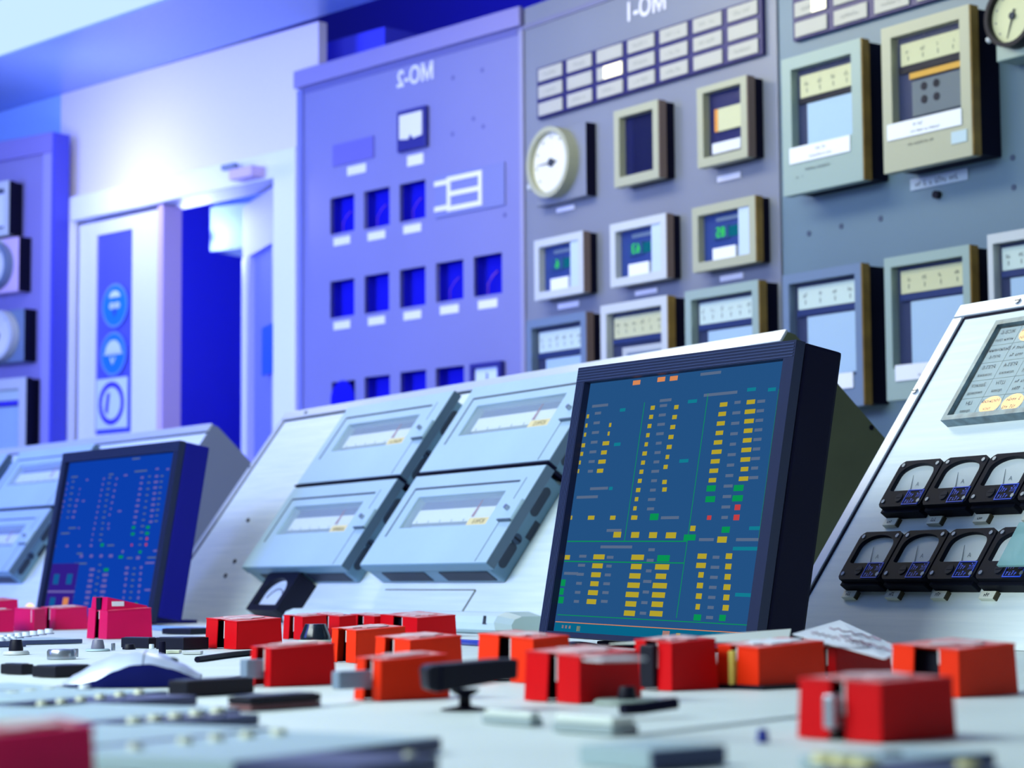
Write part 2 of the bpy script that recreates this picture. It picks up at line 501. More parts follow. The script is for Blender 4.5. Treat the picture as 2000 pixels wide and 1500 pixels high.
tag(MB().box(qa[0], qa[1], -0.026, -0.021, qa[2], qa[3]).build('notice_plate', mat('notice_blue', (30, 90, 215), 0.5), None, FO.M()), 'blue rectangular notice on the open glazed door leaf', 'notice')
# pale housing just inside the doorway
FH = Frame(hit(450, 440, FD.o - FD.n * .3, FD.n), -34)
FH.o.z = 0
qh = FH.rect(0, (411, 404), (488, 396), (487, 494), (410, 480))
hh = MB()
zt = qh[3]
hh.add([(qh[0], 0, qh[2]), (qh[1], 0, qh[2]), (qh[1], 0, zt), (qh[0], 0, zt), (qh[0], 0.2, qh[2]), (qh[1], 0.2, qh[2]), (qh[1], 0.2, zt), (qh[0], 0.2, zt)],
       [(0, 1, 2, 3), (7, 6, 5, 4), (0, 4, 5, 1), (1, 5, 6, 2), (2, 6, 7, 3), (3, 7, 4, 0)])
th = thing('wall_housing', 'pale blue boxy housing hanging just inside the doorway', 'housing', FH.M())
hh.build('housing_body', paleblue, th)
MB().box(qh[0], qh[1] + 0.06, 0.02, 0.2, zt + 0.001, zt + 0.14).build('canopy', mat('housing_top', (120, 165, 240), 0.5), th)
# door closer on the lintel
qc = FD.rect(0.03, (472, 335), (518, 326), (518, 348), (474, 356))
t = thing('door_closer', 'small pinkish door closer on the lintel above the dark doorway', 'door closer', FD.M(qc[0], qc[2], 0.03))
MB().box(0, qc[1] - qc[0], -0.05, 0, 0, qc[3] - qc[2], 0, 0.005).build('closer_body', pink, t)
MB().box(-0.06, 0.0, -0.03, -0.015, 0.04, 0.055).build('arm', slatefr, t)

# ------------------------------------------------------------------ instrument wall cabinets
CH = 2.242
tA = thing('instrument_cabinet', 'tall lavender grey cabinet with rows of empty square cut-outs beside the door', 'cabinet', FA.M())
uA = -0.934
def qd(fr, d, x0, y0, x1, y1, x2, y2, x3, y3): return fr.rect(d, (x0, y0), (x1, y1), (x2, y2), (x3, y3))
cuts = [qd(FA, 0, 644, 387.5, 691, 379, 693, 450, 646, 458), qd(FA, 0, 711, 374, 761, 365, 761, 440, 711, 447), qd(FA, 0, 780, 360, 831, 351, 831, 426, 781, 433),
        qd(FA, 0, 644, 551, 692, 543, 692, 616, 646, 621), qd(FA, 0, 711, 540, 760, 531, 760, 606, 713, 613), qd(FA, 0, 780, 528, 831, 519, 831, 596, 782, 601),
        qd(FA, 0, 850, 515, 905, 506, 905, 584, 853, 590), qd(FA, 0, 924, 502, 980, 493, 981, 573, 927, 579),
        qd(FA, 0, 711, 738, 761, 731, 762, 803, 713, 810), qd(FA, 0, 781, 727, 832, 722, 833, 795, 783, 801), qd(FA, 0, 850, 720, 906, 713, 907, 790, 852, 796),
        qd(FA, 0, 648, 748, 693, 741, 694, 812, 648, 820)]
b = MB(); plate_holes(b, uA, -0.004, 0, CH, 0, 0.012, cuts)
b.box(uA, uA + 0.01, 0.012, 0.12, 0, CH); b.box(-0.02, -0.01, 0.012, 0.12, 0, CH); b.box(uA, -0.01, 0.012, 0.12, CH - 0.012, CH)
b.build('cabinet_body', cab_a, tA)
g0 = FA.uv(605, 172.5)[1]; g1 = FA.uv(1020, 56)[1]; gm = (g0 + g1) / 2
MB().box(uA - 0.006, 0.0, -0.014, 0, gm + 0.006, CH + 0.004, 0, 0.003).build('top_rail', mat('rail_enamel', (136, 132, 182), 0.4), tA)
MB().box(uA + 0.02, -0.02, -0.002, 0.0, gm - 0.012, gm + 0.005).build('rail_groove', mat('groove_shade', (96, 98, 160), 0.5), tA)
MB().box(uA, uA + 0.025, -0.006, 0, 0, gm).build('edge_strip', mat('edge_enamel', (116, 122, 190), 0.4), tA)
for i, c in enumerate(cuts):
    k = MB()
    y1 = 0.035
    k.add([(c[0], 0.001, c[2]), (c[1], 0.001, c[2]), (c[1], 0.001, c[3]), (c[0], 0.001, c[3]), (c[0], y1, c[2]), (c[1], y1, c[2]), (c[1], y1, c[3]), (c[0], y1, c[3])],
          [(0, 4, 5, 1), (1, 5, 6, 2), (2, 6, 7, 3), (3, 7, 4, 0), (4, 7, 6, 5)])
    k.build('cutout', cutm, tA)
    if i in (0, 1, 2, 6, 7):
        h = c[3] - c[2]; x = c[0] + (c[1] - c[0]) * 0.3
        MB().tube([(x, 0.02, c[2] + 0.002), (x + .006, 0.015, c[2] + h * .3), (x + .018, 0.02, c[2] + h * .5), (x + .024, 0.03, c[2] + h * .62)], 0.0012 + 0.001 * (i == 7), 6).build('loose_wire', wiremat, tA)
    if i < 8:
        wv = (c[1] - c[0])
        MB().box(c[0] + wv * .16, c[0] + wv * .84, -0.002, 0, c[2] - 0.034, c[2] - 0.012, 0, 0.0008).build('name_plate', whitelet, tA)
# the lowest left opening is closed by an oval dark plug
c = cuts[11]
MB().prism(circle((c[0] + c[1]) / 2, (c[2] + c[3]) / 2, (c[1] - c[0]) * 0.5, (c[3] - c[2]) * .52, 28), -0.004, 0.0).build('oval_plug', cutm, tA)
e = MB(); plate_holes(e, c[0] - .012, c[1] + .012, c[2] - .01, c[3] + .01, -0.001, 0.0, [])
u, v = FA.uv(812, 148)
MB().text('МО-2', u, v, -0.002, 0.062, 0, True, thick=0.0016).build('lettering', whitelet, tA)
hole_a = mat('hole_shade', (92, 92, 150), 0.6)
for x, y in ((885, 152), (942, 137), (884, 262), (944, 247), (925, 232), (986, 420)):
    u, v = FA.uv(x, y); MB().prism(circle(u, v, 0.006, n=14), -0.001, 0.0).build('screw_hole', hole_a, tA)

# things mounted on that cabinet
q = qd(FA, 0.012, 774, 219, 831, 205, 832, 285, 777, 299)
t = thing('panel_meter', 'dark square meter with white face near the top of the lavender cabinet', 'meter', FA.M(q[0], q[2], 0.0), 'square meters on the lavender cabinet')
W_, H_ = q[1] - q[0], q[3] - q[2]
MB().box(0, W_, -0.014, 0, 0, H_, 0, 0.004).build('bezel', mat('indigo_bezel', (28, 28, 120), 0.4), t)
MB().prism([(W_ * .12, H_ * .3), (W_ * .42, H_ * .26), (W_ * .5, H_ * .38), (W_ * .6, H_ * .26), (W_ * .9, H_ * .3), (W_ * .9, H_ * .88), (W_ * .12, H_ * .88)], -0.0165, -0.014).build('dial', dialm, t)
MB().box(W_ * .25, W_ * .8, -0.002, 0, -0.04, -0.012).build('name_plate', whitelet, t)
q = qd(FA, 0.002, 925, 712, 985, 705, 986, 775, 926, 784)
t = thing('panel_meter', 'square meter with white face at the right end of the lowest cut-out row', 'meter', FA.M(q[0], q[2], 0.0), 'square meters on the lavender cabinet')
W_, H_ = q[1] - q[0], q[3] - q[2]
MB().frame(0, W_, 0, H_, W_ * .11, -0.016, 0).build('bezel', mat('indigo_bezel', (28, 28, 120), 0.4), t)
MB().box(W_ * .11, W_ * .89, -0.008, 0, H_ * .11, H_ * .89).build('dial', mat('pale_blue_dial', (206, 224, 240), 0.5), t)
MB().box(W_ * .48, W_ * .52, -0.0095, -0.008, H_ * .45, H_ * .72).build('needle', inkm, t)
q = qd(FA, 0.004, 649, 285, 729, 264, 729, 306, 650, 327)
t = thing('blank_plate', 'blank violet cover plate left of the white-faced meter', 'plate', FA.M(q[0], q[2], 0.0))
W_, H_ = q[1] - q[0], q[3] - q[2]
MB().box(0, W_, -0.004, 0, 0, H_).build('plate', mat('violet_plate', (98, 96, 176), 0.5), t)
MB().box(W_ * .35, W_ * .8, -0.002, 0, -0.034, -0.01).build('name_plate', whitelet, t)
q = qd(FA, 0.005, 848, 347, 985, 313, 985, 401, 850, 425)
t = thing('mimic_plate', 'grey plate with a white two-bar switch diagram in the lavender cabinet', 'diagram plate', FA.M(q[0], q[2], 0.0))
W_, H_ = q[1] - q[0], q[3] - q[2]
MB().box(0, W_, -0.005, 0, 0, H_).build('plate', mat('mimic_grey', (118, 124, 176), 0.5), t)
s1 = MB(); y0, y1 = -0.008, -0.005
def pxr(x0, y0_, x1, y1_):
    a = FA.uv(x0, y0_, 0.006); b_ = FA.uv(x1, y1_, 0.006)
    return a[0] - q[0], b_[0] - q[0], b_[1] - q[2], a[1] - q[2]
xl, xr = FA.uv(877, 375)[0] - q[0], FA.uv(945, 365)[0] - q[0]
zt_, zb_ = FA.uv(910, 340)[1] - q[2], FA.uv(910, 408)[1] - q[2]
tk = 0.013
s1.frame(xl, xr, zb_, zt_, tk, y0, y1)
zm = (zt_ + zb_) / 2
s1.box(xl + tk, xr - tk, y0, y1, zm - tk / 2, zm + tk / 2)
for zz in (zm + 0.033, zm - 0.033):
    s1.box(xl - 0.05, xl, y0, y1, zz - tk / 2, zz + tk / 2)
s1.build('diagram_lines', whitelet, t)

# cabinets to the right of the seam
def cabinet(fr, u0, u1, m, label):
    t = thing('instrument_cabinet', label, 'cabinet', fr.M())
    MB().box(u0 + .003, u1 - .003, 0.0005, 0.12, 0, CH, 0, 0.004).build('cabinet_body', m, t)
    return t
uS = (FB.uv(1514, 0)[0] + FB.uv(1529, 500)[0]) / 2
tB = cabinet(FB, 0.0, uS, cab_b, 'grey cabinet with round dial, recorders and three green digital instruments')
tC = cabinet(FB, uS, uS + 1.1, cab_c, 'rightmost grey green cabinet carrying the large chart recorders')
u, v = FB.uv(1262, 14)
MB().text('МО-1', u, v, -0.002, 0.062, 0, True, thick=0.0016).build('lettering', whitelet, tB)
zr = FB.uv(1100, 33)[1]
MB().box(0.003, uS, -0.004, 0, zr, zr + 0.012).build('rail_groove', mat('groove_grey', (120, 122, 150), 0.4), tB)
MB().box(-0.012, 0.004, -0.006, 0, 0, zr).build('edge_strip', mat('edge_grey', (150, 150, 180), 0.35), tB)
hole_c = mat('hole_dark', (60, 74, 100), 0.6)
for x, y in ((1580, 456), (1643, 442), (1720, 427), (1978, 308), (1980, 366)):
    u, v = FB.uv(x, y); MB().prism(circle(u, v, 0.006, n=14), -0.001, 0.0).build('screw_hole', hole_c, tC)
u, v = FB.uv(1834, 381)
MB().cyl((u, -0.012, v), (u, 0, v), 0.008, n=16).build('round_button', black, tC)

def name_tag(parent, fr, tl, tr, br, bl, m=whitelet, txt=None):
    q = fr.rect(0.001, tl, tr, br, bl)
    b = MB().box(q[0], q[1], -0.003, 0, q[2], q[3], 0, 0.0006)
    mats = [m, inkm]
    if txt: b.marks((q[0] + q[1]) / 2, (q[2] + q[3]) / 2, -0.0034, (q[1] - q[0]) * .8, (q[3] - q[2]) * .5, 1)
    return b.build('name_plate', mats, parent)
name_tag(tB, FB, (1088, 407), (1122, 400), (1122, 409), (1088, 415))
name_tag(tB, FB, (1402, 346), (1447, 334), (1447, 347), (1402, 356))
name_tag(tB, FB, (1090, 594), (1131, 587), (1131, 598), (1091, 605))
name_tag(tB, FB, (1241, 570), (1284, 561), (1284, 571), (1242, 579))
name_tag(tB, FB, (1407, 540), (1452, 532), (1452, 543), (1408, 551))
name_tag(tC, FB, (1778, 350), (1890, 329), (1892, 350), (1780, 374), mat('pale_tag', (160, 178, 196), 0.5), True)

# annunciators
def annunciator(fr, q, ncol, nrow, lit, label, u_stop=None):
    t = thing('annunciator', label, 'annunciator', fr.M(q[0], q[2], 0.0))
    W_, H_ = q[1] - q[0], q[3] - q[2]
    MB().box(0, W_, -0.012, 0, 0, H_, 0, 0.002).build('frame', ann_frame, t)
    cw, ch = W_ / ncol, H_ / nrow
    for i in range(ncol):
        for j in range(nrow):
            x0, x1 = i * cw + cw * .09, (i + 1) * cw - cw * .09
            z0, z1 = j * ch + ch * .14, (j + 1) * ch - ch * .12
            b = MB().box(x0, x1, -0.016, -0.012, z0, z1, 0, 0.0012)
            k = 1 if (i * 7 + j * 3) % 5 else 0
            mats = [ann_win, inkm]
            if k:
                mats[1] = mat('faint_print', (138, 140, 132), 0.6)
                b.marks((x0 + x1) / 2, (z0 + z1) / 2, -0.0163, cw * .45, ch * .2, 1)
            if (i, j) in lit:
                xm = x0 + (x1 - x0) * lit[(i, j)][0]; xn = x0 + (x1 - x0) * lit[(i, j)][1]
                b.box(xm, xn, -0.0172, -0.0158, z0 + .001, z1 - .001, 2, 0.0006)
                mats.append(lampw)
            b.build('window', mats, t)
    return t
q = qd(FB, 0.012, 1047, 131, 1487, -4, 1489, 108, 1050, 232)
annunciator(FB, q, 7, 3, {(2, 1): (.28, .99)}, 'wide annunciator of cream windows below the МО-1 lettering')
qa = FB.rect(0.012, (1547, -40), (1614, -60), (1616, 60), (1548, 84))
cw7 = (q[1] - q[0]) / 7
annunciator(FB, (qa[0], qa[0] + cw7 * 6, qa[2], qa[2] + (q[3] - q[2])), 6, 3, {(0, 1): (.55, .98)}, 'annunciator above the two large recorders, cut off by the top edge')

# generic wall instrument
def instrument(fr, corners, dep, fm, label, cat, items, fw=0.09, name='chart_recorder', group=None, edge=ochre, fwb=None, fwt=None, glass=pane, back=None, casem=None, extend=0.0):
    q = fr.rect(dep, *corners)
    q = (q[0], q[1], q[2] - extend, q[3])
    W_, H_ = q[1] - q[0], q[3] - q[2]
    t = thing(name, label, cat, fr.M(q[0], q[2], 0.0), group)
    w_ = fw * W_
    fd = min(0.022, dep * .45)
    MB().box(W_ * .03, W_ * .98, -(dep - fd), 0, H_ * .02, H_ * .985).build('casing', casem or navy, t)
    MB().frame(0, W_, 0, H_, w_, -dep, -(dep - fd), 0, (fwb or fw) * W_ if fwb is None else fwb * H_, (fwt or fw) * W_ if fwt is None else fwt * H_).build('door_frame', fm, t)
    MB().box(W_, W_ + 0.003, -dep + .001, -(dep - fd), 0.001, H_ - 0.001).build('door_edge', edge, t)
    wb = w_ if fwb is None else fwb * H_; wt = w_ if fwt is None else fwt * H_
    MB().box(w_, W_ - w_, -(dep - fd) - 0.002, -(dep - fd), wb, H_ - wt).build('inner_panel', back or mat('inner_slate', (34, 46, 84), 0.6), t)
    for it in items:
        nm, x0, x1, z0, z1, m, dd_ = it[:7]
        b = MB().box(W_ * x0, W_ * x1, -(dep - fd) - 0.002 - dd_, -(dep - fd) - 0.002, H_ * z0, H_ * z1)
        yy = -(dep - fd) - 0.0024 - dd_
        mats = [m, inkm]
        if len(it) > 7:
            kind = it[7]
            if kind == 'ticks':
                n = it[8]
                for i in range(n):
                    xx = W_ * (x0 + (x1 - x0) * (i + .5) / n)
                    b.marks(xx, H_ * (z0 + (z1 - z0) * .62), yy, H_ * (z1 - z0) * .26, H_ * (z1 - z0) * .2, 1)
                    b.box(xx - .001, xx + .001, yy, yy + .0003, H_ * (z0 + (z1 - z0) * .2), H_ * (z0 + (z1 - z0) * .4), 1)
            elif kind == 'text':
                ls = it[8]
                for i, s_ in enumerate(ls):
                    zc = H_ * (z1 - (z1 - z0) * (i + .5) / len(ls))
                    b.marks(W_ * (x0 + x1) / 2, zc, yy, W_ * (x1 - x0) * .6, H_ * (z1 - z0) / len(ls) * .5, 1)
            elif kind == 'dots':
                for xx, zz in it[8]:
                    b.prism(circle(W_ * xx, H_ * zz, W_ * .035, n=14), yy - .001, yy + .0004, 1)
                mats = [m, black]
            elif kind == 'digits':
                b.text(it[8], W_ * (x0 + x1) / 2, H_ * (z0 + z1) / 2, yy, H_ * (z1 - z0) * 1.1, 1, thick=0.0002)
                mats = [m, g_dig]
        b.build(nm, mats, t)
    if glass:
        MB().box(w_, W_ - w_, -dep + .006, -dep + .008, wb, H_ - wt).build('glass_pane', glass, t)
    return t, W_, H_, dep

# upper right pair of large recorders
t1, W_, H_, dp = instrument(FB, ((1526, 118), (1681, 73), (1685, 350), (1530, 386)), 0.075, khaki2, 'large grey green chart recorder below the annunciator, left of the upper pair', 'recorder',
    [('scale', .17, .84, .70, .86, scale_cream, .004, 'ticks', 4), ('pointer_gap', .15, .86, .655, .695, black, .006), ('chart', .25, .86, .34, .65, chart, .003)], .12, fwb=.34, fwt=.09, group='large chart recorders on the wall')
b = MB().box(W_ * .1, W_ * .86, -dp - .003, -dp, H_ * .22, H_ * .335).marks(W_ * .5, H_ * .3, -dp - .0035, H_ * .04 * 2.50, H_ * .04 * .6, 1).marks(W_ * .5, H_ * .25, -dp - .0035, H_ * .03 * 7.50, H_ * .03 * .6, 1)
b.build('name_label', [paper, inkm], t1)
MB().marks(W_ * .45, H_ * .165, -dp - .001, H_ * .03 * 8.50, H_ * .03 * .6, 0).marks(W_ * .22, H_ * .12, -dp - .001, H_ * .03 * 2.50, H_ * .03 * .6, 0).build('faceplate_text', inkm, t1)
t2, W_, H_, dp = instrument(FB, ((1723, 58), (1894, 5), (1897, 302), (1724, 342)), 0.085, khaki, 'large khaki chart recorder with four dark holes in its window, upper right', 'recorder',
    [('scale', .16, .84, .72, .87, scale_cream, .004, 'ticks', 4), ('pointer_gap', .14, .86, .665, .715, black, .006), ('pen_bar', .27, .86, .615, .655, mat('amber_bar', (212, 160, 40), .5), .008), ('chart_plate', .28, .86, .36, .60, mat('grey_plate', (100, 112, 118), .6), .004, 'dots', [(.42, .55), (.56, .55), (.42, .46), (.56, .46)])], .11, fwb=.33, fwt=.08, group='large chart recorders on the wall')
b = MB().box(W_ * .06, W_ * .9, -dp - .003, -dp, H_ * .215, H_ * .325).marks(W_ * .42, H_ * .29, -dp - .0035, H_ * .035 * 2.50, H_ * .035 * .6, 1).marks(W_ * .5, H_ * .245, -dp - .0035, H_ * .028 * 9.50, H_ * .028 * .6, 1)
b.build('name_label', [paper, inkm], t2)
MB().marks(W_ * .45, H_ * .165, -dp - .001, H_ * .03 * 8.50, H_ * .03 * .6, 0).build('faceplate_text', inkm, t2)
MB().box(W_ * .78, W_ * .95, -dp - .002, -dp, H_ * .1, H_ * .18).build('sticker', mat('pale_sticker', (176, 198, 204), .5), t2)
# lower row of large recorders
low = [(((1526, 540), (1677, 512), (1690, 785), (1535, 812)), slatefr, 'lower wall recorder with worn ochre edge, directly behind the monitor corner', 0.075),
       (((1723, 508), (1890, 475), (1902, 760), (1736, 790)), khaki2, 'lower wall recorder with white label, left of the right console', 0.075),
       (((1927, 461), (2060, 434), (2070, 716), (1936, 742)), palefr, 'lower wall recorder cut off by the right edge of the picture', 0.075)]
for c, m, lb, dd_ in low:
    t_, W_, H_, dp = instrument(FB, c, dd_, m, lb, 'recorder', [('scale', .13, .89, .74, .90, scale_cream if m is khaki2 else scale_pale, .004, 'ticks', 4), ('pointer_gap', .12, .89, .69, .735, mat('blue_slot', (22, 44, 100), .5), .006), ('chart', .24, .89, .25, .68, chart, .003)], .08, fwb=.22, fwt=.07, group='large chart recorders on the wall')
    b = MB().box(W_ * .12, W_ * .89, -dp - .003, -dp, H_ * .13, H_ * .24).marks(W_ * .5, H_ * .2, -dp - .0035, H_ * .035 * 2.50, H_ * .035 * .6, 1).marks(W_ * .5, H_ * .16, -dp - .0035, H_ * .028 * 6.00, H_ * .028 * .6, 1)
    b.build('name_label', [paper, inkm], t_)
# three medium recorders in the middle, half hidden by the console
med = [(((1027, 628), (1143, 607), (1146, 800), (1030, 822)), slatefr, 'slate framed recorder just above the middle console, left of three', scale_pale, brown),
       (((1172, 597), (1302, 577), (1305, 775), (1175, 797)), palefr, 'pale framed recorder with a second small scale, middle of three above the monitor', scale_cream, ochre),
       (((1337, 568), (1480, 548), (1484, 748), (1340, 770)), khaki2, 'grey green framed recorder above the monitor, right of three', scale_pale, ochre)]
for i, (c, m, lb, sm, ed) in enumerate(med):
    its = [('scale', .13, .87, .66, .87, sm, .004, 'ticks', 6), ('pointer_gap', .12, .88, .6, .655, mat('blue_slot', (22, 44, 100), .5), .006)]
    if i == 1:
        its += [('second_dial', .26, .86, .2, .56, palefr, .006), ('second_scale', .34, .86, .44, .5, slatefr, .008), ('chart', .34, .84, .24, .42, chart, .008, 'ticks', 3)]
    else:
        its += [('chart', .24, .88, .12, .585, chart, .003)]
    instrument(FB, c, 0.06, m, lb, 'recorder', its, .085, group='medium chart recorders on the wall', edge=ed)
# small tall instruments
instrument(FB, ((1199, 216), (1283, 196), (1288, 345), (1199, 369)), 0.05, khaki, 'tall cream framed instrument with a blank dark window', 'instrument', [('reflection_bar', .12, .3, .1, .9, mat('dim_navy', (16, 20, 74), .35, spec=.2), .001)], .12, name='panel_instrument', edge=brown, back=mat('dark_screen', (10, 12, 62), .35, spec=.2), fwt=.10, fwb=.12)
ts, W_, H_, dp = instrument(FB, ((1361, 172), (1455, 148), (1462, 304), (1362, 331)), 0.05, khaki, 'tall khaki framed instrument with a cream drum and white label', 'instrument', [('drum', .32, .88, .42, .70, scale_cream, .006), ('orange_edge', .27, .33, .42, .70, mat('orange_edge', (226, 150, 40), .5), .007), ('name_label', .22, .78, .15, .28, paper, .008)], .12, name='panel_instrument', edge=brown, back=mat('dark_window', (20, 24, 84), .3), fwt=.08, fwb=.11)
# digital instruments
digs = [(((1040, 472), (1137, 450), (1140, 570), (1047, 588)), palefr, 'small pale framed digital instrument reading one green digit', '6', brown),
        (((1190, 437), (1300, 418), (1302, 543), (1193, 562)), palefr, 'small pale framed digital instrument with two green digits, middle of the three', '63', brown),
        (((1351, 406), (1474, 382), (1476, 512), (1353, 532)), khaki, 'small khaki framed digital instrument reading 85 in green', '85', ochre)]
for c, m, lb, dg, ed in digs:
    instrument(FB, c, 0.045, m, lb, 'instrument', [('display', .42, .84, .48, .64, g_teal, .002), ('digits', .26, .5, .46, .66, mat('digit_back', (20, 70, 120), .5), .004, 'digits', dg), ('grey_bar', .3, .8, .74, .8, slatefr, .002), ('name_label', .3, .66, .1, .32, paper, .013), ('side_strip', .72, .9, .1, .9, mat('pale_strip', (186, 204, 220), .5), .014)], .095, name='digital_instrument', group='green digital instruments', edge=ed, back=mat('display_navy', (34, 60, 130), .4))
# round dial gauges
def dial_gauge(fr, q, dep, cx, cz, r, label, ang, bm_, rimm=khaki, knob=True, dm=dialm, name='dial_gauge', group='round dial gauges'):
    W_, H_ = q[1] - q[0], q[3] - q[2]
    t = thing(name, label, 'gauge', fr.M(q[0], q[2], 0.0), group)
    MB().box(0, W_, -dep, 0, 0, H_, 0, 0.003).build('body', [bm_], t)
    MB().box(W_, W_ + .002, -dep + .001, -.001, 0.0, H_).build('side_plate', navy, t)
    x, z = W_ * cx, H_ * cz
    MB().ring(circle(x, z, r * 1.12), circle(x, z, r * .96), -dep - .03, -dep).build('bezel_ring', rimm, t)
    MB().prism(circle(x, z, r * .97), -dep - .016, -dep).build('dial', dm, t)
    n = MB(); a = math.radians(ang); c_, s_ = math.cos(a), math.sin(a); w2 = r * .035
    n.prism([(x - s_ * w2 - c_ * r * .25, z + c_ * w2 - s_ * r * .25), (x + s_ * w2 - c_ * r * .25, z - c_ * w2 - s_ * r * .25), (x + c_ * r * .8, z + s_ * r * .8)], -dep - .019, -dep - .017)
    n.prism(circle(x, z, r * .13, n=16), -dep - .021, -dep - .017)
    n.build('needle', inkm, t)
    k = MB()
    for i in range(9):
        b_ = math.radians(-40 + i * 32.5)
        k.prism(circle(x + math.cos(b_) * r * .8, z + math.sin(b_) * r * .8, r * .04, n=8), -dep - .0175, -dep - .016)
    k.build('scale_marks', mat('mark_grey', (150, 150, 140), .6), t)
    if knob: MB().cyl((x - r * 1.05, -dep - .012, z - r * .55), (x - r * 1.25, -dep - .012, z - r * .62), r * .12, n=12).build('knob', palefr, t)
    MB().box(x - r * .4, x + r * .4, -dep - .001, -dep, H_ * .93, H_ * .98).build('name_plate', palefr, t)
    return t
q = qd(FB, 0.03, 1045, 262, 1143, 243, 1145, 384, 1046, 402)
dial_gauge(FB, q, 0.03, .44, .54, (q[1] - q[0]) * .38, 'square grey gauge with round cream dial below the annunciator', 180, cab_b)
q = qd(FB, 0.06, 1943, -30, 2045, -58, 2047, 96, 1945, 122)
g_ = dial_gauge(FB, q, 0.06, .46, .5, (q[1] - q[0]) * .42, 'dark rimmed round gauge in the top right corner of the picture', 250, khaki2, rimm=black, dm=scale_cream)

# far left cabinet
tX = thing('instrument_cabinet', 'violet grey cabinet at the far left edge, beside the door', 'cabinet', FX.M())
xh = FX.uv(100, 262)[1]
MB().box(-1.6, 0, 0, 0.05, 0, xh, 0, 0.004).build('cabinet_body', cab_l, tX)
MB().box(-1.6, 0.006, -0.012, 0, xh - 0.06, xh + .004, 0, 0.003).build('top_rail', mat('rail_violet', (124, 118, 186), .4), tX)
e0 = FX.uv(86, 400)[0]
MB().box(e0, 0.0, -0.006, 0, 0, xh - .06).build('edge_strip', mat('edge_violet', (148, 146, 205), .35), tX)
MB().box(0.0005, 0.012, -0.012, 0.05, 0, xh).build('side_plate', mat('side_indigo', (60, 64, 190), .5), tX)
q = FX.rect(0.05, (-60, 360), (18, 357), (16, 462), (-60, 466))
instrument(FX, ((-60, 360), (18, 357), (16, 462), (-60, 466)), 0.06, palefr, 'pale instrument half out of frame, topmost on the far left cabinet', 'instrument', [('paper', .2, .85, .2, .8, paper, .003)], .12, name='panel_instrument', edge=navy, glass=None)
q = FX.rect(0.05, (-70, 472), (36, 467), (36, 572), (-70, 578))
dial_gauge(FX, q, 0.05, .62, .5, (q[1] - q[0]) * .26, 'pinkish round gauge second down on the far left cabinet', 60, pink, rimm=slatefr, knob=False)
q = FX.rect(0.05, (-70, 612), (46, 607), (47, 708), (-70, 714))
dial_gauge(FX, q, 0.05, .64, .52, (q[1] - q[0]) * .25, 'pale round gauge third down on the far left cabinet', 95, slatefr, rimm=palefr, knob=False)
instrument(FX, ((-90, 745), (50, 740), (50, 900), (-90, 905)), 0.06, palefr, 'pale chart recorder lowest on the far left cabinet', 'recorder', [('scale', .1, .9, .74, .86, scale_pale, .003), ('pointer_gap', .1, .9, .68, .73, signind, .005), ('chart', .1, .9, .1, .66, chart, .003)], .1, edge=navy)

# ------------------------------------------------------------------ consoles
SL = 0.527; TH = math.radians(54.3)
hx, hz = SL * math.cos(TH), SL * math.sin(TH)
def console(fr, u0, u1, label, sidem, trim_left=True):
    """wedge shaped console; its own frame is upright: x along, y into it, z up"""
    M_ = Matrix(((fr.u.x, fr.bk.x, 0, fr.o.x), (fr.u.y, fr.bk.y, 0, fr.o.y), (0, 0, 1, DESK + 0.0005), (0, 0, 0, 1)))
    t = thing('console_unit', label, 'console', M_)
    yb = hx + hz / math.tan(math.radians(43))
    prof = [(0, 0), (hx, hz), (hx + 0.014, hz - 0.004), (yb, 0.02), (yb, 0)]
    vs = [(u0, y, z) for y, z in prof] + [(u1, y, z) for y, z in prof]
    n = len(prof)
    b = MB(); b.add(vs, [list(range(n)), list(range(2 * n - 1, n - 1, -1))], 1)
    b.add(vs, [[i, n + i, n + (i + 1) % n, (i + 1) % n] for i in range(n)], 0)
    for f, mi in ((b.f, 0),): pass
    b.build('cabinet', [console_white, sidem], t)
    # sloping face parts are built in the plane of the face
    MF = fr.M(0, 0, 0)
    Ml = M_.inverted() @ MF
    tw = 0.019
    tr = MB()
    tr.box(u0, u1, -0.004, 0, SL - tw, SL + .002, 0, 0.001)
    tr.build('top_trim', alu, t, Ml)
    if trim_left:
        MB().box(u0, u0 + tw, -0.004, 0, 0, SL - tw - .002, 0, 0.001).build('side_trim', alu, t, Ml)
        MB().box(u0 + tw, u0 + tw + .0035, -0.0015, 0, 0, SL - tw - .002).build('trim_gap', navy, t, Ml)
    MB().box(u0 + tw, u1, -0.0012, 0, SL - tw - .004, SL - tw).build('trim_gap', navy, t, Ml)
    for (x, z) in ((u0 + tw * .45, SL * .73), (u0 + .12, SL - tw * .5)):
        sb = MB().cyl((x, -.0065, z), (x, -.004, z), .0042, .0048, n=16)
        sb.box(x - .004, x + .004, -.0068, -.0064, z - .0006, z + .0006, 1)
        sb.build('screw', [steel, black], t, Ml)
    return t, Ml
tc, Mc = console(FC, -1.416, 0.339, 'middle white sloping console carrying four grey recorders', olive)
tr_, Mr = console(FR, -0.105, 1.25, 'right white sloping console with black meters and a lamp window', greyblue)
tl, Ml_ = console(FL, -1.9, 0.0, 'left white sloping console behind the small blue monitor', greyblue, False)
# scuffs on the olive end of the middle console
e = MB()
for (x, y, r) in ((1598, 881, .006), (1560, 905, .006), (1702, 835, .004)):
    p = hit(x, y, FC.o + FC.u * 0.3395, FC.u); lp_ = tc.matrix_world.inverted() @ p
    e.cyl((0.339, lp_.y, lp_.z), (0.3398, lp_.y, lp_.z), r, n=12)
e.build('bolt_holes', black, tc)
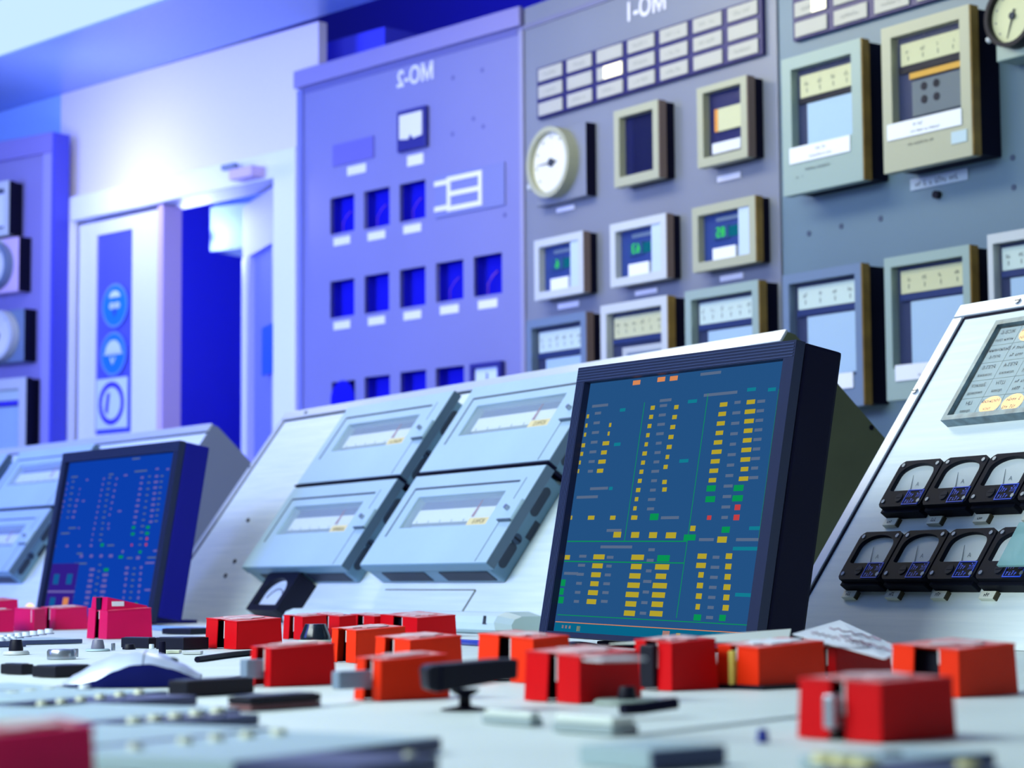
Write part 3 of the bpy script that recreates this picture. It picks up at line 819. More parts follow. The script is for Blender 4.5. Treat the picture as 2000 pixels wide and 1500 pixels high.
# access plate and pin marks on the middle console
MB().box(-0.42, -0.113, -0.0015, 0, 0.0, 0.074).build('access_plate', console_white, tc, Mc)
pl = MB().box(-0.112, -0.109, -0.001, 0, 0.0, 0.075).box(-0.42, -0.112, -0.001, 0, 0.0745, 0.0765)
pl.build('plate_gap', mat('olive_gap', (70, 72, 50), .6), tc, Mc)
for (x, y) in ((486, 1017), (460, 1097), (442, 1125)):
    u, v = FC.uv(x, y); MB().cyl((u, -.004, v), (u, 0, v), .004, n=10).build('pin', inkm, tc, Mc)
MB().cyl((-.105, -.004, .0), (-.105, 0, 0), .001).build('rivet', inkm, tc, Mc)

# tags below the meters on the right console
for r_, (s0, s1) in enumerate(((0.1685, 0.1795), (0.0625, 0.0725))):
    for k in range(5):
        u0 = -0.006 + 0.0835 * k - (.002 if r_ else 0)
        b = MB().box(u0, u0 + .024, -.006, 0, s0, s1, 0, .0008).box(u0 + .0241, u0 + .0262, -.0055, 0, s0, s1, 1)
        b.marks(u0 + .012, (s0 + s1) / 2, -.0064, .009, .005, 2)
        b.build('tag_plate', [mat('ivory_tag', (228, 232, 216), .5), mat('tag_brown', (60, 54, 30), .6), inkm], tr_, Mr)

# strip chart recorders on the consoles
def strip_recorder(fr, u0, s0, label, lab, gasket, W_=0.43, H_=0.183):
    t = thing('strip_recorder', label, 'recorder', fr.M(u0, s0, 0.0005), 'grey recorders on the consoles')
    D0, D1 = .037, .055
    cb = MB(); cb.box(-.006, .408, -D0, 0, 0.002, H_ - .002, 0, .004)
    cb.build('casing', rec_side, t)
    d = MB(); plate_holes(d, 0.001, W_ - .001, 0.001, H_ - .001, -D1, -D0 - .0005, [(.06, .352, .073, .137)])
    d.build('door', rec_grey, t)
    MB().box(W_ - .001, W_, -D1 + .001, -D0 - .001, 0.0, H_).build('door_side', rec_dark, t)
    MB().box(0, W_, -D1 + .002, -D0 - .001, -.0008, .001).build('door_lip', rec_side, t)
    g = MB()
    g.box(.03, .378, -D1 - .0006, -D1, .1525, .156); g.box(.028, .0315, -D1 - .0006, -D1, .057, .1555)
    g.box(.392, .3932, -D1 - .0004, -D1, .003, .16)
    g.build('door_groove', mat('groove_dark', (40, 54, 72), .6), t)
    w_ = MB().box(.06, .352, -D0 - .002, -D0, .073, .137)
    w_.build('window_back', mat('window_shade', (104, 122, 146), .6), t)
    sc2 = MB().box(.07, .335, -D0 - .007, -D0 - .002, .09, .117)
    for i in range(7):
        sc2.box(.085 + i * .04, .0862 + i * .04, -D0 - .0074, -D0 - .007, .09, .095, 1)
    sc2.build('scale', [mat('ivory_scale', (232, 240, 226), .55), inkm], t)
    MB().box(.07, .34, -D0 - .005, -D0 - .002, .0745, .086).build('lower_scale', mat('soft_grey', (160, 184, 188), .6), t)
    nd = MB().prism([(.268, .098), (.274, .098), (.272, .13)], -D0 - .009, -D0 - .0075)
    nd.build('pen', mat('dull_red', (170, 90, 100), .5), t)
    MB().box(.06, .352, -D1 + .003, -D1 + .0045, .073, .137).build('glass_pane', pane_dirty, t)
    if lab:
        lb_ = MB().box(.285, .352, -D1 + .0015, -D1 + .0025, .073, .088)
        if lab == '~': lb_.marks(.32, .0805, -D1 + .0012, .045, .007, 1)
        else: lb_.text(lab, .32, .0805, -D1 + .0012, .0125, 1)
        lb_.build('name_label', [mat('straw_label', (222, 208, 150), .6), mat('brown_ink', (100, 84, 50), .7)], t)
    la = MB().box(.393, .429, -D1 - .005, -D1, .077, .116, 0, .001).box(.392, .43, -D1 - .006, -D1 - .001, .0755, .078, 1)
    lt = la.build('latch', [rec_grey, rec_dark], t)
    MB().cyl((.406, -D1 - .012, .097), (.406, -D1 - .005, .097), .004, .0045, n=14).build('latch_knob', steel, lt)
    # right flank of the casing
    fl = MB()
    for (z0, z1) in ((.112, .164), (.016, .06)):
        pts = []
        r2 = .0075; yc = -.021
        for i in range(9):
            a = -PI / 2 + PI * i / 8
            pts.append((yc + r2 * math.sin(a), z1 - r2 + r2 * math.cos(a)))
        for i in range(9):
            a = PI / 2 - PI * i / 8
            pts.append((yc + r2 * math.sin(a), z0 + r2 - r2 * math.cos(a)))
        n = len(pts)
        vs = [(.4085, y, z) for y, z in pts] + [(.4075, y, z) for y, z in pts]
        fl.add(vs, [list(range(n)), list(range(2 * n - 1, n - 1, -1))] + [[i, n + i, n + (i + 1) % n, (i + 1) % n] for i in range(n)], 0)
    fl.box(.408, .4088, -.012, -.002, .078, .11)
    fl.build('side_slots', mat('slot_dark', (34, 48, 66), .5), t)
    sr = MB().cyl((.408, -.023, .067), (.411, -.023, .067), .0085, n=18).box(.411, .4115, -.03, -.016, .0655, .0685, 1)
    sr.build('side_screw', [mat('screw_dark', (50, 66, 84), .35, .6), black], t)
    # vents underneath
    vt = MB()
    for (x0, x1) in ((.04, .19), (.24, .395)):
        vt.box(x0, x1, -.03, -.008, .0008, .0022)
    vt.build('vent_slot', mat('vent_dark', (20, 32, 52), .6), t)
    if gasket:
        gk = MB().box(-.004, W_ + .001, -D1 - .001, -D0, -.0045, -.0012, 0, .0008).box(.40, .412, -D0, 0, -.004, .002, 0, .0006)
        gk.build('gasket', navy, t)
    return t
strip_recorder(FC, -0.44, 0.0865, 'grey strip recorder, lower right of the four beside the big monitor', 'КЭН-3', False)
strip_recorder(FC, -0.94, 0.0865, 'grey strip recorder, lower left of the four on the middle console', '~', False)
strip_recorder(FC, -0.44, 0.2775, 'grey strip recorder tucked behind the left edge of the big monitor', 'КЭН-2', True)
strip_recorder(FC, -0.94, 0.2775, 'grey strip recorder, upper left of the four on the middle console', '~', True)
# left console recorders
l1 = FL.uv(105, 1000, .055); l2 = FL.uv(95, 1130, .055)
ur = FL.uv(102, 990, .055)
ul0 = ur[0] - .43
strip_recorder(FL, ul0 + .0, 0.2775, 'upper grey recorder left of the small blue monitor', None, True)
strip_recorder(FL, ul0 + .0, 0.0865, 'lower grey recorder left of the small blue monitor', None, False)
strip_recorder(FL, ul0 - .5, 0.2775, 'grey recorder at the extreme left edge of the left console', None, True)

# square black meter low on the middle console
t = thing('panel_meter', 'large black square meter with white dial low on the middle console', 'meter', FC.M(-0.835, 0.003, 0.0005))
W_, H_ = .135, .082
oc = [(0, 0), (W_, 0), (W_, H_), (0, H_)]
def radial(poly, c, n=48):
    out = []
    for i in range(n):
        a = 2 * PI * i / n
        d = (math.cos(a), math.sin(a)); best = None
        for k in range(len(poly)):
            x1, z1 = poly[k]; x2, z2 = poly[(k + 1) % len(poly)]
            ex, ez = x2 - x1, z2 - z1
            den = d[0] * ez - d[1] * ex
            if abs(den) < 1e-12: continue
            tt = ((x1 - c[0]) * ez - (z1 - c[1]) * ex) / den
            ss = ((x1 - c[0]) * d[1] - (z1 - c[1]) * d[0]) / den
            if tt > 0 and -1e-9 <= ss <= 1 + 1e-9 and (best is None or tt < best): best = tt
        out.append((c[0] + d[0] * best, c[1] + d[1] * best))
    return out
def arch(x0, x1, z0, z1, r=0.5, n=14):
    h = (z1 - z0) * r; cx = (x0 + x1) / 2; a = (x1 - x0) / 2
    return [(x0, z0), (x1, z0)] + [(cx + a * math.cos(PI * i / n), z1 - h + h * math.sin(PI * i / n)) for i in range(n + 1)]
ar = arch(.018, W_ - .018, .012, H_ - .012, .5)
cc = (W_ / 2, H_ / 2)
MB().ring(radial(oc, cc), radial(ar, cc), -.04, 0).build('case', black, t)
MB().prism(ar, -.03, -.001).build('dial', mat('white_dial', (214, 228, 236), .5), t)
am = MB(); pts = [(W_ / 2 + .036 * math.cos(a), -.0308, .016 + .036 * math.sin(a)) for a in [PI * (.15 + .7 * i / 12) for i in range(13)]]
am.tube(pts, .0008, 6); am.build('scale_arc', inkm, t)
MB().box(.018, W_ - .018, -.037, -.036, .012, H_ - .022).build('glass_pane', pane, t)

# black meters on the right console
mw, mh, md = .0805, .0695, .020
oct_ = [(.005, 0), (mw - .004, 0), (mw, .004), (mw, mh - .006), (mw - .006, mh), (.006, mh), (0, mh - .006), (0, .005)]
arc = arch(.0075, mw - .0075, .0235, mh - .005, .4)
mc = (mw / 2, .043)
def meter():
    t = thing('ampere_meter', 'x', 'meter', Matrix.Identity(4), 'black square meters on the right console')
    b = MB(); b.ring(radial(oct_, mc, 64), radial(arc, mc, 64), -md, -.004)
    b.prism([(.004, .002), (mw - .003, .002), (mw - .003, mh - .002), (.004, mh - .002)], -.0035, 0)
    b.box(.003, mw - .003, -md + .006, 0, -.0045, .001, 0, .001)
    b.build('case', mat('meter_black', (12, 16, 30), .6, spec=.12), t)
    MB().prism(arc, -.0145, -.004).build('dial', meter_dial, t)
    k = MB().text('A', mw * .6, .036, -.0149, .009, 0, True, .3)
    k.prism([(mw * .5, .027), (mw * .515, .027), (mw * .38, .05)], -.0156, -.0150)
    k.build('needle', mat('soft_ink', (120, 138, 146), .6), t)
    MB().prism(arc, -.0182, -.0176).build('glass_pane', pane, t)
    lo = MB().prism(circle(mw * .43, .0125, .0062, n=20), -md - .0012, -md + .002)
    lo.box(mw * .43 - .0045, mw * .43 + .0045, -md - .0016, -md - .0011, .0118, .0132)
    lo.build('zero_adjuster', mat('adjuster_black', (24, 30, 44), .6, spec=.15), t)
    st = MB(); x0, x1, z0, z1 = .046, .076, .0015, .0235
    st.frame(x0, x1, z0, z1, .0012, -md - .0008, -md + .001)
    st.marks(x0 + .009, z1 - .007, -md - .0008, .012, .008, 0, .3).marks(x0 + .013, z0 + .0055, -md - .0008, .018, .006, 0, .3).marks(x1 - .006, z1 - .007, -md - .0008, .008, .009, 0, .5)
    st.build('blue_sticker', bluemark, t)
    s = MB()
    for (x, z) in ((.007, .008), (mw - .006, .007), (.008, mh - .007), (mw - .008, mh - .007)):
        s.cyl((x, -md - .001, z), (x, -md + .001, z), .0028, n=12)
    s.build('corner_screws', mat('screw_grey', (120, 134, 150), .3, .7), t)
    return t
proto = meter()
ords = ['leftmost', 'second', 'third', 'fourth']
first = True
def dup(root):
    r = root.copy(); COL.objects.link(r)
    for ch in root.children:
        c = ch.copy(); COL.objects.link(c); c.parent = r
    return r
for row, s0 in enumerate((0.1855, 0.0785)):
    for k in range(4):
        m_ = proto if first else dup(proto)
        first = False
        m_.matrix_world = FR.M(-0.0125 + .0838 * k, s0, 0.0006)
        m_['label'] = '%s black square meter from the left in the %s row on the right console' % (ords[k], 'upper' if row == 0 else 'lower')
# clear flap over the last lower meter
q = FR.rect(0.03, (1992, 1030), (2060, 1015), (2030, 1108), (1950, 1108))
tag(MB().box(q[0], q[1], -.034, -.030, q[2] - .0, q[3], 0, .001).build('perspex_flap', tealglass, None, FR.M()), 'pale teal perspex flap over the last lower meter at the right edge', 'cover')

# lamp window of the right console
fx0, fz0, fz1 = 0.0075, 0.3215, 0.4795
t = thing('lamp_annunciator', 'grey framed lamp window with slanted Cyrillic captions on the right console', 'annunciator', FR.M(fx0, fz0, 0.0006))
W_, H_ = .50, fz1 - fz0
MB().frame(0, W_, 0, H_, .0075, -.0135, 0).build('frame', mat('scratched_frame', (118, 144, 156), .35, .3, noise=.35, nscale=60), t)
MB().box(.0086, W_ - .0086, -.002, 0, .0086, H_ - .0086).build('backing', navy, t)
cols = [('ЖСВ-Б', 'нижн груп'), ('Включення', 'РПП-Б'), ('РПП-Б', 'пожежа'), ('Захист', 'пиловод'), ('ЦН', 'права')]
cols2 = [('в', 'ПДА'), ('Включ', 'РПП-А'), ('РПП-А', 'пожежа'), ('ЦТН', 'права'), ('Низький', 'тиск')]
cw, ch = .0402, (H_ - .018) / 5
for i in range(12):
    for j in range(5):
        x0, z1 = .009 + i * cw, H_ - .009 - j * ch
        lit = (i, j) in ((1, 0), (1, 4), (2, 0), (2, 4))
        b = MB().box(x0 + .0004, x0 + cw - .0004, -.007, -.002, z1 - ch + .0004, z1 - .0004, 0)
        s2 = (cols if i % 2 == 0 else cols2)[j]
        if i > 1 or (i, j) in ((1, 0), (1, 1)):
            b.marks(x0 + cw * .5, z1 - ch * .3, -.0074, cw * .7, ch * .2, 1, .25).marks(x0 + cw * .5, z1 - ch * .72, -.0074, cw * .6, ch * .18, 1, .25)
            s2 = (' ', ' ')
        b.text(s2[0], x0 + cw * .5, z1 - ch * .3, -.0074, .0082, 1, True, .25)
        b.text(s2[1], x0 + cw * .5, z1 - ch * .72, -.0074, .0068, 1, True, .25)
        mats = [mat('caption_cell', (176, 198, 198), .6, spec=.2), mat('caption_ink', (70, 84, 92), .7)]
        if lit:
            b.prism(circle(x0 + cw * .55, z1 - ch * .5, cw * .46, ch * .47, 20), -.0073, -.0071, 2); mats.append(lampo)
        b.build('caption_cell', mats, t)
MB().box(.0086, W_ - .0086, -.0108, -.0098, .0086, H_ - .0086).build('glass_pane', pane, t)

# white trunking at the foot of the middle console
a = FC.uv(700, 1210)[0]; bq = FC.uv(1062, 1206)[0]
M_ = tc.matrix_world.copy()
t = thing('cable_trunking', 'white rounded cable trunking along the foot of the middle console', 'trunking', M_)
prof = [(-.006, .0008), (-.052, .0008), (-.06, .006), (-.062, .016), (-.056, .025), (-.042, .030), (-.006, .030)]
u0, u1 = -0.6, 0.135
vs = [(u0, y, z) for y, z in prof] + [(u1, y, z) for y, z in prof]; n = len(prof)
MB().add(vs, [list(range(n)), list(range(2 * n - 1, n - 1, -1))] + [[i, n + i, n + (i + 1) % n, (i + 1) % n] for i in range(n)]).build('trunking_body', mat('trunking_white', (196, 218, 218), .45), t)
pr2 = [(y * 1.02, z * 1.05) for y, z in prof]
vs = [(u1, y, z) for y, z in pr2] + [(u1 + .035, y * .86, z * .8) for y, z in pr2]
MB().add(vs, [list(range(n)), list(range(2 * n - 1, n - 1, -1))] + [[i, n + i, n + (i + 1) % n, (i + 1) % n] for i in range(n)]).build('end_cap', mat('cap_grey', (170, 190, 184), .4), t)
cl = MB()
for uu in (-.02, .1):
    cl.add([(uu, -.0625, .014), (uu + .012, -.0625, .014), (uu, -.0605, .026), (uu, -.058, .014), (uu + .012, -.058, .014), (uu, -.056, .026)], [(0, 1, 2), (5, 4, 3), (0, 3, 4, 1), (1, 4, 5, 2), (2, 5, 3, 0)])
cl.build('clip', inkm, t)

# ------------------------------------------------------------------ monitors
def monitor(fr, w0, w1, z0, z1, scr, label, layout, popup, thick=.05, hm=navy):
    t = thing('computer_monitor', label, 'monitor', fr.M())
    bw = .019
    bb = .006
    plate = MB(); plate_holes(plate, w0, w1, z0, z1, -.012, 0.0, [(w0 + bw, w1 - bw, z0 + bb, z1 - bw)])
    plate.build('bezel', bezel, t)
    rb = MB()
    for i in range(5):
        zz = z1 - .003 - i * .0034
        rb.box(w0 + .002, w1 - .002, -.0128, -.012, zz - .0012, zz)
        rb.box(w0 + .002 + i * .0034, w0 + .0032 + i * .0034, -.0128, -.012, z0 + .002, z1 - .02)
    rb.build('bezel_ribs', mat('rib_plastic', (44, 56, 92), .45), t)
    bd = MB().box(w0, w1, .0005, thick, z0 + .0095, z1, 0, .004); bd.build('housing', hm, t)
    st = MB().box((w0 + w1) / 2 - .09, (w0 + w1) / 2 + .09, .05, .075, z0 + .018, z0 + .14, 0, .004)
    st.build('stand_neck', hm, t)
    c_ = fr.M((w0 + w1) / 2, z0, -.06).translation
    Mb = Matrix(((fr.u.x, fr.bk.x, 0, c_.x), (fr.u.y, fr.bk.y, 0, c_.y), (0, 0, 1, DESK + .0005), (0, 0, 0, 1)))
    MB().box(-.12, .12, -.05, .09, 0, .006, 0, .002).build('stand_base', hm, t, fr.M().inverted() @ Mb)
    b = MB(); mats = [g_y, g_g, g_r, g_o, g_c, g_s, g_t, g_p, g_w, scr]
    b.box(w0 + bw, w1 - bw, -.003, -.001, z0 + bb, z1 - bw, 9)
    X = lambda f: w0 + bw + (w1 - w0 - 2 * bw) * f
    Z = lambda f: z1 - bw - (z1 - z0 - bw - bb) * f
    for (fx, fy, wx, hy, k) in layout:
        xa, xb_, za, zb = X(fx - wx / 2), X(fx + wx / 2), Z(fy + hy / 2), Z(fy - hy / 2)
        xa, xb_ = max(xa, X(0.003)), min(xb_, X(.997)); za, zb = max(za, Z(.997)), min(zb, Z(.003))
        b.add([(xa, -.0033, za), (xb_, -.0033, za), (xb_, -.0033, zb), (xa, -.0033, zb)], [(0, 1, 2, 3)], k)
    b.build('screen', mats, t)
    if popup:
        p = MB(); xa, xb_, za, zb = X(.005), X(.27), Z(.99), Z(.66)
        p.add([(xa, -.0036, za), (xb_, -.0036, za), (xb_, -.0036, zb), (xa, -.0036, zb)], [(0, 1, 2, 3)], 0)
        for i in (0, 1):
            for j in (0, 1):
                cx, cz = X(.07 + .13 * i), Z(.76 + .15 * j)
                p.add([(cx - .012, -.0039, cz - .01), (cx + .012, -.0039, cz - .01), (cx + .012, -.0039, cz + .01), (cx - .012, -.0039, cz + .01)], [(0, 1, 2, 3)], 2 if (i and j) else 1)
        cx, cz = X(.13), Z(.84)
        p.add([(xa, -.0038, cz - .002), (xb_, -.0038, cz - .002), (xb_, -.0038, cz + .002), (xa, -.0038, cz + .002)], [(0, 1, 2, 3)], 3)
        p.build('popup_window', [g_w, glow('popup_teal', (20, 100, 170), .8), g_o, g_p], t)
    return t
FM = Frame(CAM + ray(1320, 1235) * 2.42, -60, 80, -1.0)
q = [FM.uv(1127, 722, .012), FM.uv(1553, 660, .012), FM.uv(1480, 1245, .012), FM.uv(1058, 1210, .012)]
mw0, mw1 = (q[0][0] + q[3][0]) / 2, (q[1][0] + q[2][0]) / 2
mz1 = (q[0][1] + q[1][1]) / 2
foot = (DESK + .005 - FM.o.z) / FM.v.z
lay = []
def S(x, y):
    u, v = FM.uv(1040 + x / 2.381, 640 + y / 2.381)
    return (u - mw0 - .019) / (mw1 - mw0 - .038), (mz1 - .019 - v) / (mz1 - foot - .025)
def colmn(x0, y0, x1, y1, n, w, k, h=.016):
    for i in range(n):
        f = i / max(1, n - 1)
        fx, fy = S(x0 + (x1 - x0) * f, y0 + (y1 - y0) * f)
        lay.append((fx, fy, w * (0.8 + 0.4 * random.random()), h, k))
Yk, Gk, Rk, Ok, Ck, Sk, Tk, Pk, Wk = range(9)
colmn(268, 415, 255, 500, 3, .012, Yk); colmn(240, 550, 213, 670, 4, .035, Yk)
colmn(372, 455, 365, 495, 2, .012, Yk); colmn(352, 540, 325, 668, 4, .035, Yk)
colmn(570, 375, 480, 885, 13, .02, Yk); colmn(680, 372, 630, 650, 7, .022, Yk); colmn(625, 720, 625, 755, 2, .02, Yk)
colmn(900, 360, 848, 712, 9, .042, Yk); colmn(1027, 348, 993, 705, 9, .04, Yk)
colmn(842, 750, 838, 800, 2, .045, Gk, .022); colmn(970, 748, 965, 796, 2, .05, Gk, .022)
colmn(965, 838, 960, 885, 2, .028, Rk, .02); colmn(833, 886, 833, 886, 1, .025, Rk)
colmn(183, 886, 485, 886, 4, .035, Yk); colmn(577, 882, 577, 882, 1, .04, Gk, .025)
colmn(405, 965, 655, 968, 4, .045, Yk, .022)
colmn(757, 936, 757, 936, 1, .03, Yk, .02); colmn(910, 942, 910, 942, 1, .035, Gk, .022); colmn(742, 978, 742, 978, 1, .05, Gk, .022); colmn(893, 988, 893, 988, 1, .05, Yk, .022)
colmn(165, 1070, 165, 1070, 1, .05, Yk, .018)
colmn(320, 1068, 285, 1276, 6, .055, Yk, .019); colmn(500, 1070, 462, 1330, 7, .06, Yk, .02); colmn(620, 1075, 620, 1075, 1, .06, Gk, .024); colmn(614, 1115, 586, 1332, 6, .06, Yk, .02)
colmn(145, 1188, 133, 1268, 3, .05, Gk, .026)
colmn(800, 1065, 795, 1108, 2, .045, Yk, .019); colmn(795, 1152, 780, 1300, 4, .025, Yk, .02); colmn(925, 1065, 910, 1305, 6, .028, Yk, .02); colmn(778, 1350, 895, 1352, 2, .03, Gk, .022)
for (x, y, w) in ((1030, 290, .04), (1125, 290, .035), (755, 345, .045), (430, 385, .03), (405, 545, .035), (715, 622, .045), (375, 750, .02), (1045, 935, .05), (1000, 1030, .11), (990, 1245, .07)):
    fx, fy = S(x, y); lay.append((fx, fy, w, .013, Ck))
for (x, y) in ((495, 258), (610, 243), (668, 238)):
    fx, fy = S(x, y); lay.append((fx, fy, .04, .018, Ok))
for (x, y, w) in ((325, 365, .09), (630, 340, .06), (885, 310, .16), (840, 215, .1), (320, 750, .1), (265, 790, .12), (390, 945, .08), (400, 1022, .17), (190, 1145, .08), (650, 886, .09), (1020, 988, .12), (820, 988, .07)):
    fx, fy = S(x, y); lay.append((fx, fy, w, .011, Sk))
for (x0, y0, x1, y1, n) in ((315, 400, 280, 670, 7), (620, 365, 560, 845, 12), (965, 350, 905, 885, 12), (565, 1035, 525, 1330, 7), (865, 1070, 835, 1350, 7), (245, 1065, 215, 1275, 6), (1075, 345, 1040, 700, 9), (372, 1070, 345, 1275, 6)):
    colmn(x0, y0, x1, y1, n, .035, Sk, .011)
f0, f1 = S(80, 1330)[1], S(1030, 1395)[1]
fg = (S((1080 - 1040) * 2.381, (1198 - 640) * 2.381)[1] + S((1470 - 1040) * 2.381, (1225 - 640) * 2.381)[1]) / 2
lay.append((.5, fg, .98, .003, Gk)); lay.append((.5, fg + .028, .99, .003, Ok)); lay.append((.5, fg + .075, .99, .09, Tk))
for fx in (.05, .07, .09): lay.append((fx, fg + .046, .01, .012, Ok))
lay.append((.14, fg + .05, .02, .02, Yk)); lay.append((.6, fg + .05, .035, .025, Ok)); lay.append((.66, fg + .05, .02, .015, Yk))
for (fx, y0, y1) in ((.32, .1, .64), (.64, .09, .92), (.97, .1, .64)):
    lay.append((fx, (y0 + y1) / 2, .003, y1 - y0, Gk))
for fy in (.64, .72): lay.append((.32, fy, .64, .004, Gk))
monitor(FM, mw0, mw1, foot, mz1, scr_on, 'big black monitor with yellow readouts before the gap between two consoles', lay, False)
# small one further left
FN = Frame(CAM + ray(230, 1195) * 4.05, -53, 80)
q = [FN.uv(123, 885, .012), FN.uv(346, 861, .012), FN.uv(300, 1215, .012), FN.uv(70, 1190, .012)]
nw0, nw1 = (q[0][0] + q[3][0]) / 2, (q[1][0] + q[2][0]) / 2
nz1 = (q[0][1] + q[1][1]) / 2
foot2 = (DESK + .005 - FN.o.z) / FN.v.z
lay2 = [(x, y, w * .7, h * .8, {Yk: Pk, Ck: Pk}.get(k, k)) for (x, y, w, h, k) in lay if k not in (Tk, Ok) and w < .3 and h < .1]
monitor(FN, nw0, nw1, foot2, nz1, scr_on2, 'smaller blue lit monitor at the left in front of the left console', lay2, True, .05, indigo)

# ------------------------------------------------------------------ desk
dk = MB()
back = [FL.o - FL.u * 2.0 + FL.bk * .75, FL.o + FL.u * .1 + FL.bk * .75, FC.o - FC.u * 1.3 + FC.bk * .75, FC.o + FC.u * .3 + FC.bk * .75, FR.o + FR.u * 1.3 + FR.bk * .75]
poly = [(-2.6, 0.25), (1.9, 0.25), (2.2, 1.4)] + [(p.x, p.y) for p in reversed(back)] + [(-3.2, 5.2)]
n = len(poly)
vs = [(x, y, DESK) for x, y in poly] + [(x, y, DESK - .05) for x, y in poly]
dk.add(vs, [list(range(n)), list(range(2 * n - 1, n - 1, -1))] + [[i, n + i, n + (i + 1) % n, (i + 1) % n] for i in range(n)])
t = thing('control_desk', 'long pale control desk surface under the consoles and red covers', 'desk', Matrix.Identity(4))
dk.build('worktop', deskm, t)
MB().box(-2.0, 1.6, .35, .39, 0, DESK - .0505).build('front_panel', greyblue, t)
for x, y in ((-2.3, 3.8), (1.3, 2.2)):
    MB().box(x - .04, x + .04, y - .3, y + .3, 0, DESK - .0505).build('leg_panel', greyblue, t)

def seam(name, pts_px, wd, m):
    P = [desk(*p, DESK + .0008) for p in pts_px]
    b = MB()
    for a_, b_ in zip(P[:-1], P[1:]):
        d = (b_ - a_).normalized(); nn = Vector((-d.y, d.x, 0)) * wd / 2
        b.add([a_ - nn, b_ - nn, b_ + nn, a_ + nn], [(0, 1, 2, 3)])
    b.build(name, m, t)
gapm = mat('desk_seam', (110, 126, 130), .6)
seam('seam', [(1240, 1436), (1560, 1398)], .006, gapm)
seam('seam', [(620, 1378), (700, 1374)], .004, gapm)
seam('seam', [(0, 1352), (130, 1338)], .006, mat('rust_seam', (110, 90, 84), .6))

